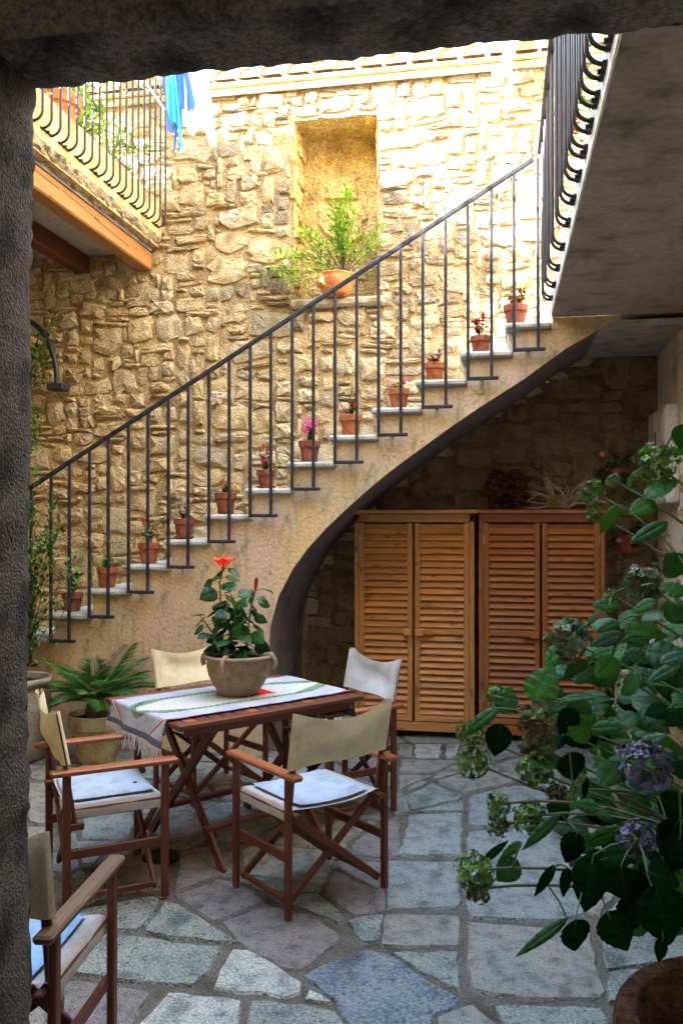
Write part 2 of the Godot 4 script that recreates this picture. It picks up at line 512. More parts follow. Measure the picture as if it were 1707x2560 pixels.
# a woven runner: u across (0.62 m), v along
func runner_tex() -> ImageTexture:
	var w := 320
	var h := 640
	var f := noise(0.3, 101, 2)
	var g := noise(0.02, 102, 3)
	var im := Image.create(w, h, false, Image.FORMAT_RGB8)
	for y in h:
		for x in w:
			var u := x / float(w)
			var v := y / float(h)
			var jag := 0.006 * (1.0 if (y / 5) % 2 == 0 else -1.0)
			var c := Color(0.70, 0.695, 0.71).lerp(Color(0.63, 0.63, 0.66), clampf(0.5 + g.get_noise_2d(x, y), 0, 1))
			var du := absf(u - 0.5) + jag
			var dv := absf(v - 0.5)
			# long hexagon of sage green with slate patches
			var hexd := maxf(du / 0.29, (dv + du * 0.62) / 0.36)
			if hexd < 0.80:
				c = Color(0.75, 0.73, 0.70)
				if du < 0.13 and absf(v - 0.56) < 0.05:
					c = Color(0.84, 0.20, 0.17)
			elif hexd < 1.0:
				c = Color(0.44, 0.52, 0.38)
				if g.get_noise_2d(x * 2.0 + 90, y * 1.5) > 0.26:
					c = Color(0.28, 0.33, 0.38)
			# ends: corner chevrons, then a slate band
			var en := minf(v, 1.0 - v)
			if en < 0.06:
				c = Color(0.33, 0.33, 0.38) if int(en * 260.0) % 4 < 3 else Color(0.42, 0.42, 0.46)
			else:
				var q := en - 0.06
				var chev := q - (0.21 - absf(u - 0.5) * 0.0) + (minf(u, 1.0 - u)) * 0.9
				if absf(chev) < 0.012:
					c = Color(0.80, 0.08, 0.33)
				elif absf(chev + 0.03) < 0.014:
					c = Color(0.62, 0.80, 0.70)
			if minf(u, 1.0 - u) < 0.022 and g.get_noise_2d(x * 3.0, y * 0.8 + 50) > -0.08:
				c = Color(0.40, 0.39, 0.46) if g.get_noise_2d(7, y) > -0.1 else Color(0.40, 0.10, 0.28)
			var k := 0.93 + 0.10 * f.get_noise_2d(x, y * 0.4) + (0.05 if y % 4 < 2 else -0.05)
			im.set_pixel(x, y, Color(c.r * k, c.g * k, c.b * k))
	return ImageTexture.create_from_image(im)

# ---------------------------------------------------------------- the setting
func _ready() -> void:
	rng.seed = 20240611
	var cam := Camera3D.new()
	cam.name = "camera"
	cam.fov = 61.54
	cam.near = 0.05
	cam.far = 400.0
	cam.position = Vector3(0, 1.67, 0)
	cam.rotation_degrees = Vector3(0.55, 10.5, 0)
	add_child(cam)
	cam.current = true
	var env := Environment.new()
	env.background_mode = Environment.BG_SKY
	var sky := ProceduralSkyMaterial.new()
	sky.sky_top_color = Color(0.58, 0.69, 0.82)
	sky.sky_horizon_color = Color(0.98, 0.95, 0.84)
	sky.sky_curve = 0.25
	sky.ground_bottom_color = Color(0.35, 0.31, 0.26)
	sky.ground_horizon_color = Color(0.6, 0.56, 0.48)
	sky.sun_angle_max = 20.0
	sky.sky_energy_multiplier = 1.0
	env.sky = Sky.new()
	env.sky.sky_material = sky
	env.background_energy_multiplier = 1.35
	env.tonemap_mode = Environment.TONE_MAPPER_LINEAR
	env.tonemap_exposure = 14.5
	env.sdfgi_enabled = true
	env.ssao_enabled = true
	env.ssil_enabled = true
	var we := WorldEnvironment.new()
	we.name = "world"
	we.environment = env
	add_child(we)
	var sun := DirectionalLight3D.new()
	sun.name = "sun"
	sun.light_energy = 1.55
	sun.light_color = Color(1.0, 0.97, 0.92)
	sun.light_angular_distance = 0.5
	sun.shadow_enabled = true
	add_child(sun)
	sun.look_at_from_position(Vector3.ZERO, Vector3(0.779, -0.437, -0.45))
	make_materials()
	build_ground()
	build_houses()
	build_back_wall()
	build_roof()
	build_stair()
	build_stair_railing()
	build_terrace()
	build_right_balcony()
	build_cabinets()
	build_table()
	build_chairs()
	build_step_pots()
	build_niche_plant()
	build_floor_plants()
	build_shelf_things()
	build_laundry()
	build_hydrangea()

var PAVING = [
	[2,-0.14,3.62,0.22,3.63,0.35,3.66,0.35,3.12,0.03,3.08,-0.11,3.11,-0.14,3.48],
	[1,0.38,3.68,0.67,3.83,0.84,3.74,0.78,3.46,0.57,3.42,0.38,3.35],
	[1,0.39,3.32,0.56,3.38,0.77,3.43,0.70,3.13,0.36,3.11],
	[0,-0.17,4.67,0.25,4.79,0.36,4.43,0.34,3.77,0.20,3.69,-0.14,3.67,-0.18,4.13],
	[2,0.28,4.80,0.62,5.14,0.67,4.68,0.55,4.21,0.40,3.78,0.35,3.80,0.38,4.45],
	[0,-0.19,5.27,0.08,5.54,0.28,5.49,0.34,5.17,0.26,4.86,-0.17,4.75],
	[2,-0.40,5.54,-0.17,5.82,0.06,5.80,0.13,5.65,-0.21,5.34],
	[0,-0.51,4.88,-0.22,4.97,-0.20,4.34,-0.50,4.28],
	[0,-0.55,4.21,-0.20,4.25,-0.18,3.76,-0.49,3.68],
	[2,-0.49,3.63,-0.17,3.67,-0.16,3.41,-0.46,3.36],
	[1,-0.42,3.31,-0.17,3.37,-0.15,3.11,-0.24,3.17],
	[2,-0.21,2.92,-0.11,3.02,-0.01,2.91,0.01,2.79,-0.20,2.75],
	[1,-0.03,3.03,0.34,3.07,0.34,2.85,0.03,2.79],
	[1,-0.58,5.19,-0.43,5.48,-0.24,5.26,-0.23,5.21,-0.50,4.97],
	[1,-0.47,4.94,-0.23,5.17,-0.22,5.01],
	[2,-0.69,5.99,-0.29,6.04,-0.44,5.73,-0.66,5.70],
	[2,-0.66,5.64,-0.44,5.66,-0.59,5.41,-0.62,5.31],
	[2,-0.75,6.40,-0.65,6.41,-0.62,6.08,-0.71,6.08],
	[3,-0.63,6.42,-0.44,6.45,-0.43,6.08,-0.60,6.07],
	[3,-0.40,6.46,-0.31,6.48,-0.32,6.18,-0.38,6.07],
	[0,-0.07,6.46,0.18,6.47,0.14,6.28,-0.06,6.05],
	[2,-0.28,6.43,-0.12,6.47,-0.08,6.00,-0.29,6.08],
	[2,-0.04,5.98,0.17,6.25,0.39,6.20,0.37,5.64,0.16,5.69],
	[5,-0.78,4.16,-0.56,4.17,-0.49,3.66,-0.61,3.58,-0.77,3.78],
	[1,-0.63,3.54,-0.50,3.62,-0.48,3.39,-0.54,3.37],
	[1,-0.61,5.28,-0.56,5.16,-0.52,4.93,-0.59,4.84,-0.68,5.06],
	[5,-0.76,4.41,-0.57,4.85,-0.50,4.27,-0.56,4.24,-0.73,4.24],
	[1,-1.66,3.55,-1.49,3.61,-1.46,3.56,-1.45,3.30,-1.72,3.27,-1.78,3.41],
	[1,-1.44,3.56,-1.39,3.56,-1.02,3.28,-1.25,3.27,-1.43,3.29],
	[1,-1.68,3.22,-1.51,3.25,-1.08,3.23,-1.06,3.12,-1.08,2.95,-1.37,2.94,-1.58,2.96],
	[3,-1.03,3.23,-0.95,3.24,-0.71,3.04,-0.70,2.98,-0.74,2.94,-1.02,2.96],
	[5,-1.14,3.43,-1.00,3.61,-0.78,3.57,-0.62,3.39,-0.73,3.12,-0.81,3.13,-1.00,3.26],
	[5,-1.43,3.64,-1.29,3.84,-1.03,3.74,-1.03,3.64,-1.18,3.44],
	[3,-1.16,2.89,-0.89,2.89,-0.85,2.74,-0.84,2.62,-1.16,2.56,-1.18,2.70],
	[3,-0.67,2.99,-0.58,2.93,-0.67,2.93],
	[1,-0.85,2.90,-0.67,2.91,-0.55,2.89,-0.50,2.81,-0.47,2.69,-0.82,2.63,-0.84,2.76],
	[5,-1.52,2.90,-1.22,2.88,-1.21,2.78,-1.18,2.56,-1.39,2.52,-1.55,2.88],
	[4,-0.72,3.09,-0.60,3.25,-0.52,3.32,-0.43,3.30,-0.24,3.13,-0.13,3.03,-0.22,2.93,-0.24,2.77,-0.47,2.77,-0.57,2.94],
	[1,-1.02,3.72,-0.82,3.78,-0.67,3.63,-0.65,3.52,-0.78,3.59],
	[0,-2.37,4.60,-2.12,4.70,-2.00,4.51,-1.93,4.23,-2.16,4.19],
	[2,-2.94,5.02,-2.82,5.07,-2.42,4.36,-2.56,4.37],
	[2,-2.53,4.30,-2.40,4.32,-2.23,4.04,-2.34,3.99],
	[0,-2.32,3.95,-2.13,4.03,-2.01,3.88,-2.00,3.73,-2.16,3.70],
	[2,-3.16,5.40,-2.85,5.41,-2.75,5.13,-2.98,5.11],
	[5,-1.95,4.09,-1.73,4.18,-1.53,3.87,-1.50,3.73,-1.67,3.62,-1.90,3.80],
	[5,-1.58,4.13,-1.37,4.29,-1.22,3.93,-1.31,3.87,-1.44,3.69],
	[5,-2.00,4.58,-1.76,4.70,-1.51,4.36,-1.58,4.16,-1.82,4.21],
	[2,-2.10,5.68,-1.77,5.69,-1.65,5.26,-1.88,5.17],
]
var HEADS = [
	[0.429,1.826,2.550,0.063,0], [0.259,1.755,2.600,0.039,0], [0.265,1.691,2.600,0.028,0], [0.328,1.788,2.650,0.024,0],
	[0.423,1.483,2.700,0.065,1], [0.315,1.453,2.600,0.022,0], [0.187,1.329,2.500,0.067,1], [0.275,1.259,2.600,0.039,0],
	[0.432,1.301,2.500,0.045,3], [-0.011,1.155,2.550,0.038,0], [-0.090,1.056,2.500,0.042,0], [-0.081,0.977,2.500,0.050,0],
	[0.104,1.111,2.450,0.063,2], [0.097,1.029,2.500,0.052,2], [0.085,0.992,2.400,0.050,0], [0.144,0.932,2.400,0.031,2],
	[-0.006,0.926,2.300,0.034,0], [-0.010,0.873,2.300,0.034,1], [0.073,0.899,2.300,0.048,0], [-0.066,0.788,2.200,0.053,0],
	[-0.060,0.742,2.200,0.037,1], [0.315,1.124,2.000,0.062,4], [0.302,0.945,2.050,0.045,4],
]
var LEAVES = [
	[0.085,1.169,2.433,0.139,1.267,2.467,0.090,0], [0.006,1.120,2.488,0.025,1.195,2.512,0.060,1], [-0.007,1.153,2.413,-0.115,1.086,2.387,0.041,1],
	[-0.001,1.111,2.413,-0.016,1.023,2.387,0.074,2], [0.178,1.092,2.393,0.244,1.120,2.407,0.062,0], [0.172,1.072,2.292,0.186,0.994,2.308,0.071,2],
	[0.040,0.818,2.211,-0.014,0.768,2.189,0.064,1], [0.209,0.896,2.069,0.177,0.774,2.031,0.084,2], [0.259,0.907,1.988,0.278,0.795,2.012,0.100,2],
	[0.161,0.779,1.991,0.168,0.693,2.009,0.070,2], [0.153,0.721,2.122,0.029,0.643,2.078,0.025,1], [0.231,0.793,2.013,0.272,0.722,1.987,0.074,2],
	[0.317,0.901,1.913,0.347,0.785,1.887,0.104,2], [0.125,0.841,2.133,0.074,0.739,2.167,0.024,2], [0.151,0.857,2.086,0.146,0.765,2.114,0.027,2],
	[0.173,0.910,2.293,0.114,0.928,2.307,0.053,2], [0.184,0.898,2.208,0.157,0.819,2.192,0.061,2], [0.276,0.939,2.132,0.180,0.875,2.168,0.039,1],
	[0.299,0.935,1.891,0.372,0.913,1.909,0.070,2], [0.330,0.801,1.893,0.321,0.736,1.907,0.025,2], [0.214,1.011,2.296,0.213,0.939,2.304,0.018,2],
	[0.141,0.936,2.218,0.051,0.854,2.182,0.028,1], [0.237,0.963,2.189,0.171,0.971,2.211,0.033,1], [0.229,1.128,2.317,0.307,1.153,2.283,0.039,1],
	[0.155,1.178,2.422,0.251,1.217,2.378,0.031,1], [0.195,1.162,2.408,0.155,1.089,2.392,0.060,2], [0.314,1.141,2.114,0.369,1.177,2.086,0.031,3],
	[0.402,1.213,2.210,0.342,1.200,2.190,0.044,2], [0.431,1.228,2.111,0.368,1.202,2.089,0.042,2], [0.311,1.134,2.190,0.310,1.070,2.210,0.044,2],
	[0.223,0.936,2.309,0.250,0.890,2.291,0.046,2], [-0.046,0.798,2.238,0.017,0.848,2.262,0.020,2], [0.049,0.871,2.188,-0.008,0.818,2.212,0.024,1],
	[0.301,0.859,2.039,0.336,0.760,2.061,0.082,2], [0.295,0.817,2.059,0.288,0.728,2.041,0.071,2], [0.375,1.002,1.940,0.359,0.909,1.960,0.058,2],
	[0.232,0.872,2.110,0.324,0.913,2.090,0.052,2], [0.384,1.009,2.009,0.343,0.932,1.991,0.060,2], [0.358,1.028,2.109,0.432,0.987,2.091,0.063,2],
	[0.234,0.935,2.260,0.296,0.928,2.240,0.038,1], [0.391,1.736,2.511,0.475,1.798,2.489,0.070,0], [0.419,1.725,2.513,0.348,1.690,2.487,0.055,0],
	[0.448,1.666,2.469,0.340,1.613,2.431,0.041,1], [0.328,1.714,2.535,0.273,1.632,2.565,0.041,0], [0.472,1.527,2.407,0.428,1.581,2.393,0.072,1],
	[0.475,1.473,2.389,0.417,1.508,2.411,0.053,0], [0.324,1.365,2.424,0.235,1.338,2.376,0.038,3], [0.305,1.318,2.438,0.234,1.290,2.462,0.041,0],
	[0.239,1.379,2.506,0.265,1.412,2.494,0.020,3], [0.418,1.448,2.489,0.356,1.417,2.511,0.037,0], [0.475,1.924,2.393,0.463,1.856,2.407,0.055,1],
	[0.494,1.865,2.455,0.452,1.849,2.445,0.024,0], [0.325,1.388,2.511,0.259,1.362,2.489,0.032,1], [0.316,1.350,2.381,0.403,1.369,2.419,0.031,1],
	[0.475,1.399,2.394,0.448,1.448,2.406,0.048,1], [0.372,1.320,2.461,0.313,1.283,2.439,0.037,1], [0.244,1.272,2.461,0.311,1.286,2.439,0.037,1],
	[0.379,1.325,2.185,0.445,1.352,2.215,0.033,3], [0.449,1.302,2.321,0.360,1.265,2.279,0.034,1], [0.194,1.224,2.439,0.254,1.262,2.461,0.037,1],
	[0.239,1.274,2.513,0.168,1.229,2.487,0.042,1], [0.294,1.410,2.497,0.294,1.439,2.503,0.020,0], [0.367,1.477,2.597,0.340,1.493,2.603,0.021,1],
	[0.360,1.797,2.504,0.346,1.756,2.496,0.017,0],
]


func build_ground() -> void:
	# the bed of the paving, one sheet, and the flagstones laid on it
	var g := MB.new()
	g.quad(P(-40, -0.02, -40), P(40, -0.02, -40), P(40, -0.02, 40), P(-40, -0.02, 40), Vector3.UP)
	struct("ground", g, M.joint)
	var bed := MB.new()
	var f := noise(1.7, 7, 3)
	var rows := []
	for i in 61:
		var row := []
		for j in 61:
			var x := -5.4 + 6.7 * j / 60.0
			var d := -2.4 + 9.4 * i / 60.0
			row.append(P(x, -0.007 + 0.004 * f.get_noise_2d(x * 2.0, d * 2.0), d))
		rows.append(row)
	bed.sheet(rows, 1, 1, Vector3.UP)
	var floor_node := struct("courtyard_floor", bed, M.joint)
	var done := []
	for row in PAVING:
		var poly := PackedVector2Array()
		for k in range(1, row.size(), 2):
			poly.append(Vector2(row[k], row[k + 1]))
		done.append(poly)
		flagstone(poly, row[0], floor_node)
	# the rest of the court: jittered cells, cut round the stones above
	var grown := []
	for p in done:
		grown.append(Geometry2D.offset_polygon(p, 0.035, Geometry2D.JOIN_MITER)[0])
	var pt := func(i: int, j: int) -> Vector2:
		var r := RandomNumberGenerator.new()
		r.seed = i * 977 + j * 131 + 5
		return Vector2(-5.4 + i * 0.52 + r.randf_range(-0.15, 0.15), -2.2 + j * 0.47 + r.randf_range(-0.13, 0.13))
	for i in 13:
		for j in 20:
			var cells := [PackedVector2Array([pt.call(i, j), pt.call(i + 1, j), pt.call(i + 1, j + 1), pt.call(i, j + 1)])]
			if (i * 7 + j * 3) % 4 == 0:
				cells = [PackedVector2Array([pt.call(i, j), pt.call(i + 1, j), pt.call(i, j + 1)]), PackedVector2Array([pt.call(i + 1, j), pt.call(i + 1, j + 1), pt.call(i, j + 1)])]
			for cell in cells:
				var bits := [cell]
				var small := Geometry2D.offset_polygon(cell, -0.016, Geometry2D.JOIN_MITER)
				if small.size():
					bits = [small[0]]
				for q in grown:
					var nxt := []
					for b in bits:
						for r in Geometry2D.clip_polygons(b, q):
							if not Geometry2D.is_polygon_clockwise(r) or true:
								nxt.append(r)
					bits = nxt
				for b in bits:
					var opened := Geometry2D.offset_polygon(b, -0.016, Geometry2D.JOIN_MITER)
					for o in opened:
						var back := Geometry2D.offset_polygon(o, 0.016, Geometry2D.JOIN_MITER)
						if back.size() and area(back[0]) > 0.005:
							flagstone(back[0], [0, 1, 2, 1, 5, 2, 0][(i * 5 + j * 3) % 7], floor_node)

func area(p: PackedVector2Array) -> float:
	var s := 0.0
	for i in p.size():
		var q := p[(i + 1) % p.size()]
		s += p[i].x * q.y - q.x * p[i].y
	return absf(s) * 0.5

func flagstone(poly: PackedVector2Array, tone: int, parent: Node3D) -> void:
	var wide := Geometry2D.offset_polygon(poly, 0.007, Geometry2D.JOIN_MITER)
	if wide.size():
		poly = wide[0]
	var cen := Vector2.ZERO
	for p in poly:
		cen += p
	cen /= poly.size()
	# worn, uneven outline
	var inner := PackedVector2Array()
	var edge := PackedVector2Array()
	var tri := PackedInt32Array()
	for amp in [0.009, 0.004, 0.0]:
		edge.clear()
		inner.clear()
		for i in poly.size():
			var a := poly[i]
			var b := poly[(i + 1) % poly.size()]
			var n := clampi(int(a.distance_to(b) / 0.055), 1, 9)
			for k in n:
				var p := a.lerp(b, float(k) / n)
				if k == 0:
					p = p.lerp(cen, 0.02)
				edge.append(p + Vector2(rf(-amp, amp), rf(-amp, amp)))
		for p in edge:
			var d := (cen - p)
			inner.append(p + d.normalized() * minf(0.012, d.length() * 0.12))
		tri = Geometry2D.triangulate_polygon(inner)
		if not tri.is_empty():
			break
	if tri.is_empty():
		return
	var h := rf(0.001, 0.008)
	var tx := rf(-0.006, 0.006)
	var tz := rf(-0.006, 0.006)
	var m := MB.new()
	var top := func(p: Vector2) -> Vector3:
		return Vector3(p.x - cen.x, h + tx * (p.x - cen.x) + tz * (p.y - cen.y), -(p.y - cen.y))
	for k in range(0, tri.size(), 3):
		m.flat(top.call(inner[tri[k]]), top.call(inner[tri[k + 1]]), top.call(inner[tri[k + 2]]), Vector3.UP)
	for i in edge.size():
		var j := (i + 1) % edge.size()
		var a: Vector3 = top.call(inner[i]); var b: Vector3 = top.call(inner[j])
		var d := Vector3(edge[j].x - cen.x, -0.016, -(edge[j].y - cen.y))
		var e := Vector3(edge[i].x - cen.x, -0.016, -(edge[i].y - cen.y))
		var out := (a + b) * 0.5
		out.y = 0.4
		m.quad(a, b, d, e, out)
	put("flagstone", m, M["paving%d" % tone], parent, Vector3(cen.x, 0, -cen.y))

# an edge strip of rough plaster: a row of points whose free edge wanders
func build_houses() -> void:
	# the house the porch belongs to: a wall 0.2 m thick with a wide opening, 7.4 m high
	var h := thing("porch_house", Vector3.ZERO, "dark roughcast house front with a wide porch opening framing the courtyard", "house")
	var f := noise(6.0, 31, 3)
	var wob := func(a: float, b: float) -> float:
		return 0.008 * f.get_noise_2d(a * 0.8, b * 3.0) + 0.003 * f.get_noise_2d(a * 4.0, b * 11.0)
	# lintel: underside with a ragged outer arris, and its two faces
	var m := MB.new()
	var rows := []
	for d in [1.45, 1.6, 1.605, 1.66, 1.72, 1.775, 1.80, 1.805, 1.81]:
		var row := []
		for j in 141:
			var x := -1.2 + 2.6 * j / 140.0
			var y: float = 2.652 + wob.call(x, 3.0) + 0.004 * f.get_noise_2d(x * 9.0, d * 30.0)
			if d < 1.5: y = 3.3
			elif d < 1.603: y = 2.662
			elif d > 1.807: y = 4.0
			elif d > 1.79: y += 0.008 + 0.006 * f.get_noise_2d(x * 6.0, 4.0)
			var dd: float = d
			if d < 1.5: dd = 1.597
			row.append(P(x, y, dd))
		rows.append(row)
	m.sheet(rows)
	put("lintel", m, M.lightened_roughcast, h)
	# left jamb: the side of the opening, its outer arris ragged
	m = MB.new()
	rows = []
	for d in [1.2, 1.5, 1.60, 1.66, 1.72, 1.77, 1.795, 1.80, 1.805]:
		var row := []
		for j in 141:
			var y := -0.02 + 2.8 * j / 140.0
			var lean := -0.010 + 0.009 * (y - 1.5) * (y - 1.5)
			var x: float = -1.040 + lean + wob.call(y, 9.0) + 0.003 * f.get_noise_2d(y * 5.0, d * 20.0)
			if d > 1.79: x -= 0.008 + 0.006 * f.get_noise_2d(y * 6.0, 8.0)
			if d > 1.803: x = -1.5
			row.append(P(x, y, d))
		rows.append(row)
	m.sheet(rows, 1, 1, Vector3.RIGHT)
	put("jamb", m, M.roughcast, h)
	put("front_wall", slab(P(-14, -0.02, 1.80), P(-1.10, 7.4, 1.60)), M.ochre_plaster, h)
	put("front_wall", slab(P(-1.097, 2.70, 1.798), P(1.3, 7.397, 1.602)), M.ochre_plaster, h)
	put("front_wall", slab(P(1.303, -0.02, 1.796), P(6.0, 7.394, 1.604)), M.ochre_plaster, h)
	put("porch_wall", slab(P(-1.35, -0.02, 1.595), P(-1.085, 3.3, -2.6)), M.roughcast, h)
	put("porch_wall", slab(P(1.35, -0.02, 1.598), P(1.6, 3.3, -2.6)), M.roughcast, h)
	put("porch_wall", slab(P(-1.08, -0.02, -2.4), P(0.3, 3.29, -2.6)), M.roughcast, h)
	put("porch_wall", slab(P(0.75, -0.02, -2.4), P(1.345, 3.29, -2.6)), M.roughcast, h)  # gap between these two back walls added to let sky light in
	put("porch_ceiling", slab(P(-1.35, 3.31, 1.59), P(1.6, 3.45, -2.6)), M.roughcast, h)
	# the right-hand house, which closes the court
	var r := thing("right_house", Vector3.ZERO, "plastered house wall on the right, under and behind the balcony", "house")
	put("wall", slab(P(1.20, -0.02, 1.85), P(1.55, 9.0, 7.3)), M.white_plaster, r)
	var st := []
	for i in 26:
		var y := rf(0.15, 2.1)
		var d := rf(5.55, 6.95)
		put("stone", rubble(rf(0.09, 0.2), rf(0.06, 0.13), rf(0.012, 0.03)), M["stone%d" % (i % 6)], r, P(1.197, y, d)).rotation.y = -PI / 2
	# the left-hand house under the terrace
	var l := thing("left_house", Vector3.ZERO, "plastered house wall on the far left, under the terrace", "house")
	put("wall", slab(P(-5.75, -0.02, 1.85), P(-5.4, 3.98, 7.3)), M.ochre_plaster, l)

# one rubble stone: an uneven outline, chamfered, with a craggy face towards +z
func rubble(w: float, h: float, rel: float, seed_warp := Vector2.ZERO) -> MB:
	var m := MB.new()
	var ol := []
	var n := 0
	var base := [Vector2(-1, -1), Vector2(1, -1), Vector2(1, 1), Vector2(-1, 1)]
	for k in 4:
		var a: Vector2 = base[k]
		var b: Vector2 = base[(k + 1) % 4]
		var cut := rf(0.06, 0.62)
		var cut2 := rf(0.06, 0.62)
		ol.append(a.lerp(b, cut * 0.5))
		if maxf(w, h) > 0.13:
			ol.append(a.lerp(b, rf(0.4, 0.6)) * rf(0.9, 1.06))
		ol.append(a.lerp(b, 1.0 - cut2 * 0.5))
	n = ol.size()
	var r0 := []
	var r1 := []
	var r2 := []
	for k in n:
		var p: Vector2 = ol[k] * Vector2(w, h) * 0.5
		p += Vector2(rf(-0.08, 0.08) * w, rf(-0.11, 0.11) * h)
		var z := rel * rf(0.55, 1.1)
		r0.append(Vector3(p.x * 1.03, p.y * 1.03, -0.025))
		r1.append(Vector3(p.x * rf(0.86, 0.97), p.y * rf(0.82, 0.96), z))
		r2.append(Vector3(p.x * rf(0.4, 0.66), p.y * rf(0.4, 0.66), rel * rf(0.8, 1.4)))
	var cz := Vector3(rf(-0.1, 0.1) * w, rf(-0.1, 0.1) * h, rel * rf(0.95, 1.5))
	var out := Vector3.BACK
	for k in n:
		var j := (k + 1) % n
		var o := Vector3(r0[k].x + r0[j].x, r0[k].y + r0[j].y, 0.02)
		m.quad(r0[k], r0[j], r1[j], r1[k], o)
		m.quad(r1[k], r1[j], r2[j], r2[k], out)
		m.flat(r2[k], r2[j], cz, out)
	return m

func tread_top(x: float) -> float:
	# height of the stair's treads at x
	var j := floori((x - 0.03) / STEP) + 16
	return 3.0 - RISE * (16 - clampi(j, 0, 16))

const ARCH := [-1.63, -0.02, -1.63, 0.60, -1.61, 0.91, -1.55, 1.13, -1.45, 1.32, -1.34, 1.47, -1.20, 1.62, -1.05, 1.76, -0.89, 1.90, -0.74, 2.02, -0.56, 2.15, -0.35, 2.30, -0.14, 2.44, 0.15, 2.62, 0.43, 2.82, 0.71, 2.975, 0.78, 3.0]

func arch_at(x: float) -> float:
	for k in range(0, ARCH.size() - 2, 2):
		if x >= ARCH[k] and x <= ARCH[k + 2] and ARCH[k + 2] > ARCH[k]:
			return lerpf(ARCH[k + 1], ARCH[k + 3], (x - ARCH[k]) / (ARCH[k + 2] - ARCH[k]))
	return -1.0 if x < -1.63 else 3.05

const NICHE := [-1.715, -1.005, 3.49, 5.04]

